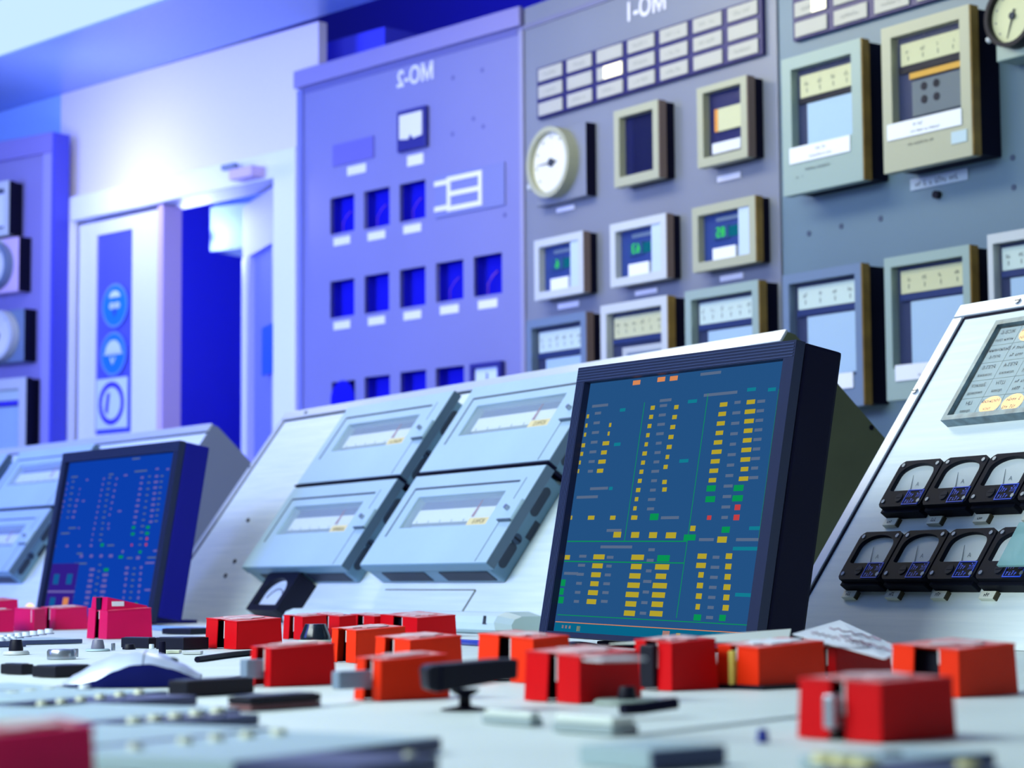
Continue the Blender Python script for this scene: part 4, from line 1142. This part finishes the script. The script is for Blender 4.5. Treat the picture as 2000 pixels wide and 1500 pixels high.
# red switch covers ---------------------------------------------------
def cover(xl, xe, xr, yt, yb, slot, m, label, ang=38, lever=None, sticker=True, tape=None, lid=False, two=False, base=False):
    E_ = desk(xe, yb)
    a = math.radians(ang)
    d1 = Vector((math.cos(a), math.sin(a), 0)); d2 = Vector((-math.sin(a), math.cos(a), 0))
    def solve(px, d):
        # length along d so that the corner falls on the sight line through px
        r = ray(px, yb)
        # E + d*s in the vertical plane through the camera and r
        nx, ny = r.y, -r.x
        return -((E_ - CAM).x * nx + (E_ - CAM).y * ny) / (d.x * nx + d.y * ny)
    L1 = min(max(solve(xr, d1), .03), .17); L2 = min(max(solve(xl, d2), .03), .16)
    D_ = (E_ - CAM).dot(FW)
    H_ = (yb - yt) / F * D_ * 1.0
    crown = 0.05 if (D_ > 1.2 or xe < 0) else 0.02
    r0 = math.radians(ang)
    M_ = Matrix(((d1.x, d2.x, 0, E_.x), (d1.y, d2.y, 0, E_.y), (0, 0, 1, DESK + .0005), (0, 0, 0, 1)))
    t = thing('switch_cover', label, 'switch cover', M_, 'red sheet metal switch covers')
    # local: x along the long flank (the flank lies at y=0), slotted end at x=0 running in y
    th_ = .0016
    def taper(mb):
        k = .05
        mb.v = [(x + (k * z if x < L1 * .5 else -k * z), y + (k * .7 * z if y < L2 * .5 else -k * .7 * z), z * (1 + crown * (min(x, L1) + min(y, L2)) / H_)) for x, y, z in mb.v]
        return mb
    s0 = s1 = None
    b = MB()
    # slot in end plate, from the pixel span
    ys = sorted((solve(slot[0], d2), solve(slot[1], d2)))
    ys = [min(max(v, .006), L2 - .006) for v in ys]
    b.box(0, th_, 0, ys[0], 0, H_, 0, .0005).box(0, th_, ys[1], L2, 0, H_, 0, .0005)
    b.box(th_, L1, 0, th_, 0, H_, 0, .0005).box(th_, L1, L2 - th_, L2, 0, H_, 0, .0005).box(L1 - th_, L1, th_, L2 - th_, 0, H_, 0)
    b.box(-.0006, L1 + .0004, -.0006, ys[0], H_ - th_, H_, 0, .0007); b.box(-.0006, L1 + .0004, ys[1], L2 + .0006, H_ - th_, H_, 0, .0007)
    b.box(.006, L1, ys[0], ys[1], H_ - th_, H_ - .0002, 0)
    b.box(.004, L1 - .004, .003, L2 - .003, H_ - .0003, H_ + .0002, 1)
    taper(b).build('shell', [m, worn_top], t)
    ins = MB().box(.012, .016, .004, L2 - .004, 0.001, H_ - .004); taper(ins).build('inner_plate', black, t)
    ch_ = MB().box(-.0006, .0016, ys[0] - .0009, ys[0], H_ * random.uniform(.3, .7), H_ - .001)
    taper(ch_).build('chipped_edge', chip, t)
    if sticker:
        pts = []
        for i in range(18):
            an = 2 * PI * i / 18
            rr_ = random.uniform(.62, .98)
            pts.append((L1 * .5 + L1 * .42 * rr_ * math.cos(an), L2 * .5 + L2 * .4 * rr_ * math.sin(an)))
        nn = len(pts)
        MB().add([(x, y, H_ + .0012 + crown * (x + y)) for x, y in pts] + [(x, y, H_ + .0004 + crown * (x + y)) for x, y in pts], [list(range(nn))] + [[i, nn + i, nn + (i + 1) % nn, (i + 1) % nn] for i in range(nn)]).build('worn_label', scuff if sticker is True else sticker, t)
    if lever:
        m2, x0, zf0, zf1, wd = lever
        ym = (ys[0] + ys[1]) / 2
        MB().box(x0, .011, ym - wd / 2, ym + wd / 2, H_ * zf0, H_ * zf1, 0, .0015).build('switch_lever', m2, t)
    if tape:
        ym = (ys[0] + ys[1]) / 2
        MB().box(-.002, .0115, ys[0] + .001, ys[1] - .001, H_ * .05, H_ * .92, 0, .001).build('brass_bar', tape, t)
    if lid:
        v = [(0.004, .008, H_ - .001), (L1 - .002, .008, H_ - .001), (L1 - .002, L2 - .004, H_ - .001), (0.004, L2 - .004, H_ - .001),
             (0.006, .01, H_ + .0185), (L1 - .004, .01, H_ + .006), (L1 - .004, L2 - .006, H_ + .006), (0.006, L2 - .006, H_ + .0185)]
        MB().add(v, [(3, 2, 1, 0), (4, 5, 6, 7), (0, 1, 5, 4), (1, 2, 6, 5), (2, 3, 7, 6), (3, 0, 4, 7)]).build('raised_lid', m, t)
        MB().box(.003, .0052, ys[0], ys[1], H_ + .0008, H_ + .018).build('lid_slot', navy, t)
        MB().box(.012, .03, .0085, .0095, H_ + .006, H_ + .0125).build('lid_sticker', paper, t)
    if base:
        MB().box(-.002, L1 + .006, -.006, L2 + .004, -.0004, .0028).build('base_plate', black, t)
    return t
cover(1557, 1722, 1870, 1337, 1454, (1618, 1650), red, 'large red switch cover with a steel lever in its slot, nearest on the right', 40, (steel, -.006, .2, .78, .007))
cover(1740, 1874, 1990, 1272, 1364, (1782, 1835), redor, 'orange red switch cover at the right edge of the picture', 40)
cover(1398, 1482, 1615, 1268, 1348, (1424, 1438), redor, 'orange switch cover with a yellow bar in its slot and white paper on top', 40, None, paper, mat('yellow_bar', (226, 206, 96), .5), base=True)
cover(1236, 1312, 1404, 1258, 1351, (1257, 1284), red, 'dark red switch cover with a black lever, beneath the paper strip', 40, (black, -.004, .05, .95, .014), base=False)
cover(1023, 1132, 1254, 1285, 1376, (1067, 1087), red, 'plain red switch cover with a black slot in the middle of the desk', 40)
cover(931, 1041, 1117, 1250, 1336, (970, 996), redor, 'orange red switch cover half hidden behind the middle red one', 40)
cover(695, 743, 879, 1292, 1371, (709, 726), redor, 'orange switch cover with a grey lever, left of the black handle', 40, (mat('grey_lever', (130, 148, 170), .35, .3), -.026, .3, .75, .009))
cover(730, 800, 905, 1252, 1325, (748, 768), redor, 'orange switch cover behind the one with the grey lever', 40)
cover(645, 694, 795, 1233, 1296, (657, 675), redor, 'tall orange red switch cover with a wide dark slot, left of centre', 38)
cover(486, 527, 657, 1269, 1343, (497, 515), red, 'red switch cover with a short grey lever behind the black blocks', 38, (mat('grey_lever', (130, 148, 170), .35, .3), -.014, .22, .72, .01))
cover(400, 461, 552, 1215, 1269, (422, 437), red, 'chipped red switch cover standing at the foot of the middle console', 38)
cover(552, 590, 640, 1206, 1250, (563, 573), red, 'red switch cover at the left end of the rear row', 38)
cover(604, 662, 690, 1205, 1247, (628, 641), red, 'red switch cover second from the left in the rear row', 38)
cover(682, 730, 750, 1205, 1244, (696, 709), red, 'red switch cover third in the rear row', 38)
cover(741, 814, 892, 1208, 1246, (766, 785), red, 'wide red switch cover at the right end of the rear row', 38)
cover(169, 208, 298, 1194, 1249, (183, 192), crim, 'crimson switch cover with its lid raised, before the blue monitor', 36, None, False, lid=True)
cover(78, 107, 172, 1190, 1231, (88, 96), crim, 'crimson switch cover with white stripes on top, left of the raised one', 36)
cover(26, 66, 80, 1191, 1233, (68, 70), crim, 'small crimson switch cover between two others at the far left', 60)
cover(-50, -28, 27, 1195, 1236, (-45, -38), crim, 'crimson switch cover cut off by the left edge', 36)
cover(-62, -30, 37, 1176, 1226, (-55, -45), crim, 'rear crimson switch cover peeking over at the left edge', 36, None, False)
cover(-130, -60, 188, 1446, 1570, (-112, -95), crim, 'blurred crimson switch cover nearest the camera, bottom left corner', 40)
cover(1600, 1633, 1742, 1268, 1325, (1608, 1616), red, 'red switch cover hidden under the curled white paper', 40, None, False)

# desk block helper (flat rectangular plates standing on the desk)
def deskM(x, y, ang):
    p = desk(x, y); a = math.radians(ang)
    return Matrix(((math.cos(a), -math.sin(a), 0, p.x), (math.sin(a), math.cos(a), 0, p.y), (0, 0, 1, DESK + .0005), (0, 0, 0, 1)))
def spans(xl, xe, xr, yb, ang):
    E_ = desk(xe, yb); a = math.radians(ang)
    out = []
    for px, d in ((xr, Vector((math.cos(a), math.sin(a), 0))), (xl, Vector((-math.sin(a), math.cos(a), 0)))):
        r = ray(px, yb); nx, ny = r.y, -r.x
        out.append(max(.004, -((E_ - CAM).x * nx + (E_ - CAM).y * ny) / (d.x * nx + d.y * ny)))
    return out[0], out[1], (E_ - CAM).dot(FW)
def block(xl, xe, xr, yt, yb, ang, label, top=None, lower=None, cap=.2):
    L1, L2, D_ = spans(xl, xe, xr, yb, ang)
    L1, L2 = min(L1, cap), min(L2, cap)
    H_ = (yb - yt) / F * D_
    t = thing('name_block', label, 'block', deskM(xe, yb, ang), 'flat black blocks on the desk')
    h0 = H_ * .42 if lower else 0
    if lower: MB().box(0, L1, 0, L2, 0, h0, 0, .001).build('lower_layer', lower, t)
    MB().box(0, L1, 0, L2, h0 + (.0002 if lower else 0), H_, 0, .0012).build('block_body', black, t)
    MB().box(.003, L1 - .003, .003, L2 - .003, H_ + .0001, H_ + .0006).build('top_plate', top or mat('slate_top', (56, 74, 104), .5, spec=.25), t)
block(328, 366, 497, 1332, 1363, 50, 'long black block right of the computer mouse')
block(444, 490, 628, 1364, 1391, 50, 'black block with a brown lower layer in front of the red covers', None, mat('brown_layer', (110, 66, 70), .5))
block(62, 108, 182, 1303, 1325, 50, 'dark block just left of the mouse')
block(0, 42, 66, 1299, 1319, 50, 'dark block at the left edge beside the mouse block')
block(236, 290, 310, 1247, 1267, 50, 'dark block under the raised crimson cover')
block(304, 358, 408, 1247, 1270, 50, 'dark block left of the chipped red cover')
block(316, 372, 430, 1229, 1240, 50, 'thin dark strip behind the dark blocks')

# black handle in the middle of the front
p = desk(908, 1388)
D_ = (p - CAM).dot(FW)
t = thing('grip_switch', 'black pistol-grip switch handle on a round base, centre front', 'switch', Matrix(((1, 0, 0, p.x), (0, 1, 0, p.y), (0, 0, 1, DESK + .0005), (0, 0, 0, 1))))
k = D_ / F
MB().lathe((0, 0, 0), [(48 * k, 0), (46 * k, 2.2 * k), (20 * k, 7 * k), (12 * k, 9 * k), (11 * k, 26 * k), (24 * k, 33 * k), (30 * k, 40 * k)]).build('stem', black, t)
hb = MB()
pts = [(-80, 42), (-62, 36), (70, 56), (98, 60), (100, 98), (60, 98), (-76, 88), (-84, 82)]
hb.prism([(x * k, z * k) for x, z in pts], -.012, .012)
ob = hb.build('grip', black, t); ob.rotation_euler = (0, 0, math.radians(14))
mdf = ob.modifiers.new('soft', 'BEVEL'); mdf.width = .003; mdf.segments = 3
MB().box(-58 * k, -54 * k, -.0128, .0128, 40 * k, 90 * k).build('grip_line', navy, t).rotation_euler = (0, 0, math.radians(14))

# mouse -----------------------------------------------------------------
mp = desk(245, 1345); D_ = (mp - CAM).dot(FW); k = D_ / F
t = thing('computer_mouse', 'silver computer mouse with dark flanks lying left on the desk', 'mouse', Matrix(((1, 0, 0, mp.x), (0, 1, 0, mp.y + .03), (0, 0, 1, DESK + .0005), (0, 0, 0, 1))) @ Matrix.Rotation(math.radians(4), 4, 'Z'))
def mouse_shell(z_of, halfw, x0, x1, zb_of, n=26, mseg=14):
    vs, fs = [], []
    for i in range(n + 1):
        f = i / n; x = x0 + (x1 - x0) * f
        for j in range(mseg + 1):
            g = -1 + 2 * j / mseg
            y = g * halfw(f)
            z = zb_of(f) + (z_of(f) - zb_of(f)) * max(0.0, 1 - abs(g) ** 3.2)
            vs.append((x, y, z))
    m_ = mseg + 1
    for i in range(n):
        for j in range(mseg):
            fs.append([i * m_ + j, (i + 1) * m_ + j, (i + 1) * m_ + j + 1, i * m_ + j + 1])
    return vs, fs
def prof_(pairs):
    def fn(f):
        for (a_, b_), (c_, d_) in zip(pairs[:-1], pairs[1:]):
            if f <= c_:
                s_ = (f - a_) / (c_ - a_); s_ = s_ * s_ * (3 - 2 * s_) * .5 + s_ * .5
                return b_ + (d_ - b_) * s_
        return pairs[-1][1]
    return fn
x0, x1 = -136 * k, 136 * k
ztop = prof_([(0, 9 * k), (.1, 26 * k), (.25, 49 * k), (.4, 66 * k), (.55, 71 * k), (.7, 64 * k), (.85, 45 * k), (1, 22 * k)])
zbot = prof_([(0, 5 * k), (.12, 7 * k), (.25, 14 * k), (.4, 33 * k), (.52, 44 * k), (.65, 46 * k), (.8, 36 * k), (1, 14 * k)])
hw = prof_([(0, .006), (.08, .018), (.3, .029), (.6, .03), (.85, .026), (1, .012)])
vs, fs = mouse_shell(ztop, hw, x0, x1, zbot)
MB().add(vs, fs, 0, True).build('shell', mousetop, t)
vs, fs = mouse_shell(lambda f: zbot(f) + .0006, lambda f: hw(f) * .985, x0 * .97, x1 * .98, lambda f: .0004, 26, 14)
# flank: walls straight down from the rim
fv, ff = [], []
N = 26
for i in range(N + 1):
    f = i / N; x = x0 * .985 + (x1 * .985 - x0 * .985) * f
    fv += [(x, -hw(f) * .985, zbot(f)), (x, -hw(f) * .94, .0004), (x, hw(f) * .985, zbot(f)), (x, hw(f) * .94, .0004)]
for i in range(N):
    a_, b_ = 4 * i, 4 * i + 4
    ff += [[a_ + 1, b_ + 1, b_, a_], [a_ + 2, b_ + 2, b_ + 3, a_ + 3], [a_ + 3, b_ + 3, b_ + 1, a_ + 1]]
ff += [[0, 2, 3, 1], [4 * N + 1, 4 * N + 3, 4 * N + 2, 4 * N]]
MB().add(fv, ff, 0, True).build('flank', mat('mouse_navy', (8, 18, 104), .6, spec=.15), t)
sm = MB(); xs_ = x0 + (x1 - x0) * .6
sm.tube([(xs_, g * hw(.6), zbot(.6) + (ztop(.6) - zbot(.6)) * max(0, 1 - abs(g) ** 3.2) + .0002) for g in [-1 + i / 8 for i in range(17)]], .0004, 5)
sm.build('button_seam', inkm, t)
MB().lathe((x1 * .55, 0, ztop(.8) - .001), [(.006, -.002), (.006, .0015), (.003, .003)], 14).build('scroll_wheel', rec_dark, t)
cab = MB(); P = [desk(388, 1336, DESK + .002), desk(410, 1331, DESK + .002), desk(440, 1326, DESK + .002), desk(476, 1322, DESK + .002)]
MB().tube([t.matrix_world.inverted() @ p_ for p_ in P], .0014, 8).build('cable', navy, t)

# knobs and discs on the left of the desk --------------------------------
def knob(x, y, rpx, hpx, label, m, name='knob', ring=None, cat='knob', group=None, taper=.85):
    p = desk(x, y); k = (p - CAM).dot(FW) / F
    t = thing(name, label, cat, T((p.x, p.y, DESK + .0005)), group)
    if ring:
        MB().lathe((0, 0, 0), [(ring[0] * k, 0), (ring[0] * k, ring[1] * k * .5), (ring[0] * k * .9, ring[1] * k)]).build('base_ring', ring[2], t)
    z0 = ring[1] * k + .0002 if ring else 0
    MB().lathe((0, 0, z0), [(rpx * k, 0), (rpx * k, hpx * k * .2), (rpx * taper * k, hpx * k * .8), (rpx * taper * .9 * k, hpx * k)]).build('cap', m, t)
    return t
knob(31, 1279, 14, 21, 'black conical knob on a pale ring at the far left', black, ring=(26, 7, palefr))
knob(120, 1288, 28, 19, 'short silver cylinder beside the black conical knob', steel, 'metal_disc', cat='disc', taper=1)
knob(148, 1284, 5, 16, 'narrow silver post behind the silver cylinder', steel, 'metal_post', cat='post', taper=1)
knob(191, 1272, 13, 17, 'grey brown push button under the raised crimson cover', mat('grey_brown', (112, 112, 130), .4), 'push_button', ring=(24, 4, panelm), cat='button')
knob(221, 1271, 4, 14, 'thin steel pin right of the grey brown button', steel, 'steel_pin', cat='pin', taper=1)
knob(252, 1269, 13, 10, 'low black button behind the mouse', black, 'push_button', cat='button')
knob(296, 1268, 5, 9, 'tiny white pin behind the mouse', whitebtn, 'steel_pin', cat='pin', taper=1)
knob(317, 1278, 7, 24, 'small upright black toggle behind the mouse', navy, 'toggle_switch', cat='switch', taper=1)
knob(1225, 1376, 19, 24, 'black knob on a wide grey disc in front of the middle red cover', black, ring=(66, 9, mat('grey_disc', (136, 152, 142), .5)))
knob(1490, 1452, 12, 26, 'small blue knob near the seam at the lower right', mat('royal_blue', (30, 50, 150), .4))
knob(1744, 1506, 26, 34, 'blurred black knob at the bottom edge below the nearest cover', black)
knob(616, 1256, 30, 30, 'dark domed knob with a pale rim among the red covers', mat('dark_green_glass', (22, 30, 40), .2), ring=(34, 6, mat('pale_green_rim', (180, 200, 180), .4)), taper=.75)
p = desk(1255, 1404); 
tag(MB().tube([p + Vector((-.012, -.008, .006)), p + Vector((.0, 0, .006)), p + Vector((.02, .012, .008))], .0035, 10).build('pointer_arm', navy), 'dark blue pointer arm beside the knob on the grey disc', 'pointer')
# yellow connector blocks behind the mouse
for i, (xa, xb, y, lb) in enumerate(((322, 350, 1277, 'small yellow terminal block behind the mouse'), (355, 392, 1279, 'pale terminal block at the end of the cable'))):
    p = desk((xa + xb) / 2, y); k = (p - CAM).dot(FW) / F
    tag(MB().box(-(xb - xa) / 2 * k, (xb - xa) / 2 * k, 0, .02, 0, 6 * k, 0, .0008).build('terminal_block', cream if i == 0 else palefr, None, T((p.x, p.y, DESK + .0005))), lb, 'terminal')

# white lamp blocks in the centre front
def lamp_block(xl, xe, xr, yt, yb, ang, label):
    L1, L2, D_ = spans(xl, xe, xr, yb, ang)
    L1, L2 = min(L1, .06), min(L2, .12)
    H_ = (yb - yt) / F * D_
    t = thing('lamp_block', label, 'lamp block', deskM(xe, yb, ang), 'white lamp blocks')
    MB().box(0, L1, 0, L2, 0, H_ * .55, 0, .001).build('base', mat('block_grey', (150, 166, 170), .5), t)
    MB().box(.001, L1 - .001, .001, L2 - .001, H_ * .56, H_, 0, .0015).build('lens', mat('milky_lens', (220, 230, 222), .3), t)
lamp_block(940, 1036, 1062, 1394, 1421, 40, 'white lamp block in front of the black handle')
lamp_block(1078, 1196, 1248, 1404, 1440, 40, 'larger white lamp block in front of the grey disc')

# button panels -----------------------------------------------------------
def button_panel(xl, xe, xr, yb, h, ang, label, rows, L2cap=.6):
    L1, L2, D_ = spans(xl, xe, xr, yb, ang)
    L1, L2 = min(L1, .45), min(L2, L2cap)
    M_ = deskM(xe, yb, ang)
    t = thing('button_panel', label, 'button panel', M_, 'grey button panels')
    MB().box(0, L1, 0, L2, 0, h, 0, .001).build('panel', panelm, t)
    MB().box(.0, L1, -.0012, -.0001, 0.0005, h - .0005).build('panel_edge', panel_edge, t)
    Mi = M_.inverted()
    off = [Mi @ desk(x, y, DESK + .0005 + h) for (pts, rp, hp, m) in rows for (x, y) in pts]
    off = [p_ for p_ in off if p_.y < .006]
    if off:
        MB().box(min(0, min(p_.x for p_ in off) - .01), max(p_.x for p_ in off) + .01, min(p_.y for p_ in off) - .008, -.0014, 0, h, 0, .0008).build('button_rail', panel_edge, t)
    for (pts, rp, hp, m) in rows:
        for (x, y) in pts:
            p_ = Mi @ desk(x, y, DESK + .0005 + h)
            k = (desk(x, y) - CAM).dot(FW) / F
            b = MB().lathe((p_.x, p_.y, h), [(rp * 1.25 * k, 0), (rp * 1.25 * k, hp * .25 * k), (rp * k, hp * .3 * k), (rp * .95 * k, hp * k)], 16)
            b.lathe((p_.x, p_.y, h), [(rp * 1.45 * k, 0), (rp * 1.4 * k, hp * .16 * k)], 16, 1)
            b.build('button', [m, panel_edge], t)
def line(x0, y0, x1, y1, n): return [(x0 + (x1 - x0) * i / (n - 1), y0 + (y1 - y0) * i / (n - 1)) for i in range(n)]
PA = 58
def gap_to(x, y, xn, yn):
    d = desk(xn, yn) - desk(x, y); a = math.radians(PA)
    return max(.02, d.dot(Vector((-math.sin(a), math.cos(a), 0))) - .022)
e1, e2, e3, e4 = (60, 1388), (188, 1430), (228, 1478), (455, 1522)
button_panel(-180, *e1[:1], 325, e1[1], .006, PA, 'grey button panel in front of the mouse', [(line(82, 1379, 272, 1357, 6), 9, 10, cream), ([(165, 1346)], 10, 9, whitebtn)], .14)
button_panel(-250, *e2[:1], 466, e2[1], .006, PA, 'grey button panel behind the blurred crimson cover', [(line(262, 1413, 425, 1394, 5), 13, 12, cream)], gap_to(*e2, *e1))
button_panel(-200, *e3[:1], 524, e3[1], .006, PA, 'grey button panel with a row of cream buttons right of the crimson cover', [(line(362, 1456, 605, 1434, 5)[:4] + [(265, 1468)], 14, 15, cream)], gap_to(*e3, *e2))
button_panel(-200, *e4[:1], 858, e4[1], .007, PA, 'plain grey panel along the bottom edge, right of the crimson cover', [([(800, 1478)], 10, 8, cream)], gap_to(*e4, *e3))
button_panel(-80, -20, 160, 1262, .006, 36, 'slim panel crowded with white push buttons at the far left', [(line(6, 1250, 95, 1238, 7), 7, 9, whitebtn), (line(0, 1254, 26, 1253, 3), 7, 9, whitebtn)], .2)
button_panel(-120, -20, 128, 1360, .004, 36, 'low cream strip panel left of the mouse', [(line(24, 1358, 96, 1350, 3), 12, 7, cream)], .1)
button_panel(1130, 1270, 1415, 1510, .009, 40, 'dark edged panel at the bottom centre', [], .12)
button_panel(1560, 1720, 1940, 1520, .006, 40, 'button panel in front of the nearest red cover', [(line(1612, 1492, 1690, 1500, 3), 24, 18, mat('yellow_cream', (220, 216, 150), .4)), ([(1890, 1500)], 20, 12, mat('yellow_cream', (220, 216, 150), .4))], .12)

# papers -------------------------------------------------------------------
def sheet(name, label, pts, m, zlist, ink=None, th_=.0006):
    P = [CAM + ray(x, y) * d for (x, y, d) in pts]
    n = len(P)
    vs = [tuple(p) for p in P] + [tuple(p - Vector((0, 0, th_))) for p in P]
    t = thing(name, label, 'paper', T(P[0]))
    Mi = t.matrix_world.inverted()
    vs = [tuple(Mi @ Vector(v)) for v in vs]
    tri = [[0, 1, 2, 3]] if n == 4 else zlist
    b = MB(); b.add(vs, tri + [[n + i for i in reversed(f)] for f in tri] + [[i, n + i, n + (i + 1) % n, (i + 1) % n] for i in range(n)])
    b.build('sheet', m, t)
    if ink:
        k = MB()
        for (x0, y0, x1, y1, f) in ink:
            d = [None] * 2
            # writing follows the sheet: sample the two triangle planes
            o_ = P[ink_tri[0]]; nn = (P[ink_tri[1]] - P[ink_tri[0]]).cross(P[ink_tri[2]] - P[ink_tri[0]]).normalized()
            nn = nn if nn.z > 0 else -nn
            S_ = []
            for i in range(13):
                ff_ = i / 12
                S_.append(Mi @ (hit(x0 + (x1 - x0) * ff_, y0 + (y1 - y0) * ff_ + 2.5 * math.sin(i * 2.3), o_, nn) + nn * .0008))
            k.tube(S_, .0006, 5)
        k.build('handwriting', mat('mauve_ink', (150, 110, 130), .6), t)
    return t
ink_tri = (1, 2, 3)
sheet('paper_sheet', 'curled white paper with faded handwriting lying over the right covers', [(1548, 1238, 1.75), (1640, 1211, 2.0), (1764, 1268, 1.72), (1728, 1286, 1.5)], paper, None,
      [(1585, 1237, 1640, 1250, 0), (1620, 1228, 1720, 1250, 0), (1650, 1252, 1700, 1262, 0), (1640, 1243, 1740, 1272, 0)])
sheet('paper_strip', 'long thin paper strip resting on the dark red cover', [(1190, 1257, 1.72), (1440, 1236, 1.85), (1545, 1228, 2.0), (1540, 1252, 1.62), (1360, 1254, 1.62)], mat('ivory_paper', (206, 212, 200), .6), [[0, 1, 4], [1, 2, 3], [1, 3, 4]])
p = desk(1212, 1270, DESK + .04)
tag(MB().box(-.012, .012, -.004, .02, 0, .0012, 0).build('paper_scrap', paper, None, T(desk(1212, 1290, DESK + .0395)) @ Matrix.Rotation(math.radians(20), 4, 'Z')), 'small white scrap on the back of the middle red cover', 'paper')

# cables -------------------------------------------------------------------
def cable(name, label, pts, r, m):
    P = []
    for x, y, z in pts: P.append(desk(x, y, DESK + z))
    Q = []
    for i in range(len(P) - 1):
        p0, p1, p2, p3 = P[max(i - 1, 0)], P[i], P[i + 1], P[min(i + 2, len(P) - 1)]
        for s_ in range(8):
            f = s_ / 8
            Q.append(.5 * ((2 * p1) + (p2 - p0) * f + (2 * p0 - 5 * p1 + 4 * p2 - p3) * f * f + (3 * p1 - p0 - 3 * p2 + p3) * f ** 3))
    Q.append(P[-1])
    tag(MB().tube(Q, r, 8).build(name, m), label, 'cable')
cable('monitor_cable', 'black cable looping out below the big monitor', [(1090, 1262, .003), (1120, 1258, .012), (1160, 1262, .010), (1195, 1272, .004), (1230, 1282, .003)], .003, black)
cable('power_cable', 'blue cable running along the white trunking', [(880, 1252, .004), (905, 1254, .004), (940, 1256, .004), (990, 1256, .004)], .0035, mat('cable_blue', (40, 60, 160), .4))
cable('signal_cable', 'black cable with a grey sleeve behind the mouse', [(385, 1288, .003), (420, 1283, .003), (450, 1279, .003), (490, 1275, .003)], .003, navy)
cable('data_cable', 'pale cable lying at the foot of the left console', [(300, 1226, .004), (340, 1228, .004), (400, 1229, .004), (470, 1226, .004)], .004, mat('cable_pale', (130, 170, 220), .4))
# orange pilot lamp by the blue monitor
p = desk(58, 1208)
t = thing('pilot_lamp', 'glowing orange pilot lamp beside the blue monitor', 'lamp', T((p.x, p.y, DESK + .0005)))
MB().lathe((0, 0, 0), [(.014, 0), (.014, .006), (.012, .008)]).build('lamp_base', palefr, t)
MB().lathe((0, 0, .0082), [(.011, 0), (.011, .014), (.006, .022), (.001, .024)]).build('lens', lampo, t)

# ------------------------------------------------------------------ lights
def area(name, loc, target, size, power, col, size_y=None):
    d = bpy.data.lights.new(name, 'AREA'); d.energy = power; d.color = col; d.size = size
    if 'blue' in name: d.spread = math.radians(80)
    if size_y: d.shape = 'RECTANGLE'; d.size_y = size_y
    o_ = bpy.data.objects.new(name, d); COL.objects.link(o_)
    o_.location = loc
    o_.rotation_euler = (Vector(target) - Vector(loc)).to_track_quat('-Z', 'Y').to_euler()
    return o_
area('ceiling_bay_light', (-1.6, 1.4, 2.32), (0.1, 3.2, 0.9), 2.0, 138, (0.86, 0.99, 1.0), 1.4)
area('ceiling_wall_light', FB.M(0.75, 2.36, 0.95).translation, FB.M(1.0, 1.3, 0).translation, 1.6, 27, (1.0, 0.95, 0.70), 0.5)
area('blue_wall_fill', (-3.3, 4.4, 1.8), (-0.9, 6.3, 1.6), 1.4, 38, (0.20, 0.28, 1.0), 1.4)  # added blue fill for the colour cast on the left walls, no fixture
area('blue_desk_fill', (-2.4, 2.6, 1.6), (-0.7, 3.8, 0.85), 1.0, 9, (0.12, 0.2, 1.0), 1.0)  # added blue fill tinting the left of the desk, no fixture
vl = bpy.data.lights.new('void_fill_light', 'POINT'); vl.energy = 16; vl.color = (0.16, 0.18, 1.0); vl.shadow_soft_size = 0.2  # added fill brightening the dark space above the cabinets, no real lamp
vo = bpy.data.objects.new('void_fill_light', vl); COL.objects.link(vo); vo.location = FB.M(-1.3, 2.9, -0.1).translation
pl = bpy.data.lights.new('door_glow_fill', 'POINT'); pl.energy = 3.4; pl.color = (1.0, 0.97, 0.9); pl.shadow_soft_size = 0.06  # added point light without a fixture, makes a soft glow above the door
po = bpy.data.objects.new('door_glow_fill', pl); COL.objects.link(po)
pp = FD.M(FD.uv(282, 370)[0], FD.uv(282, 370)[1], 0.3).translation; po.location = pp
hl = bpy.data.lights.new('hall_fill_light', 'POINT'); hl.energy = 15; hl.color = (0.42, 0.50, 1.0); hl.shadow_soft_size = 0.12  # added unseen fill for the housing and the open leaf, no real lamp
ho = bpy.data.objects.new('hall_fill_light', hl); COL.objects.link(ho)
ho.location = FD.M(dl - .16, 1.9, -0.3).translation

wd = bpy.data.worlds.new('room_ambience'); SC.world = wd; wd.use_nodes = True
bg = wd.node_tree.nodes['Background']; bg.inputs[0].default_value = (0.45, 0.58, 0.82, 1); bg.inputs[1].default_value = 0.15

# ------------------------------------------------------------------ camera
cd = bpy.data.cameras.new('camera'); co = bpy.data.objects.new('camera', cd); COL.objects.link(co)
cd.sensor_width = 36; cd.lens = F * 36 / 2000; cd.clip_start = 0.02; cd.clip_end = 60
bk_ = -FW
co.matrix_world = Matrix(((RT.x, UP.x, bk_.x, CAM.x), (RT.y, UP.y, bk_.y, CAM.y), (RT.z, UP.z, bk_.z, CAM.z), (0, 0, 0, 1)))
cd.dof.use_dof = True; cd.dof.focus_distance = 2.45; cd.dof.aperture_fstop = 8.5
SC.camera = co
SC.view_settings.view_transform = 'Standard'; SC.view_settings.look = 'None'
SC.view_settings.exposure = 0.0; SC.view_settings.gamma = 1.0
SC.view_settings.use_curve_mapping = False
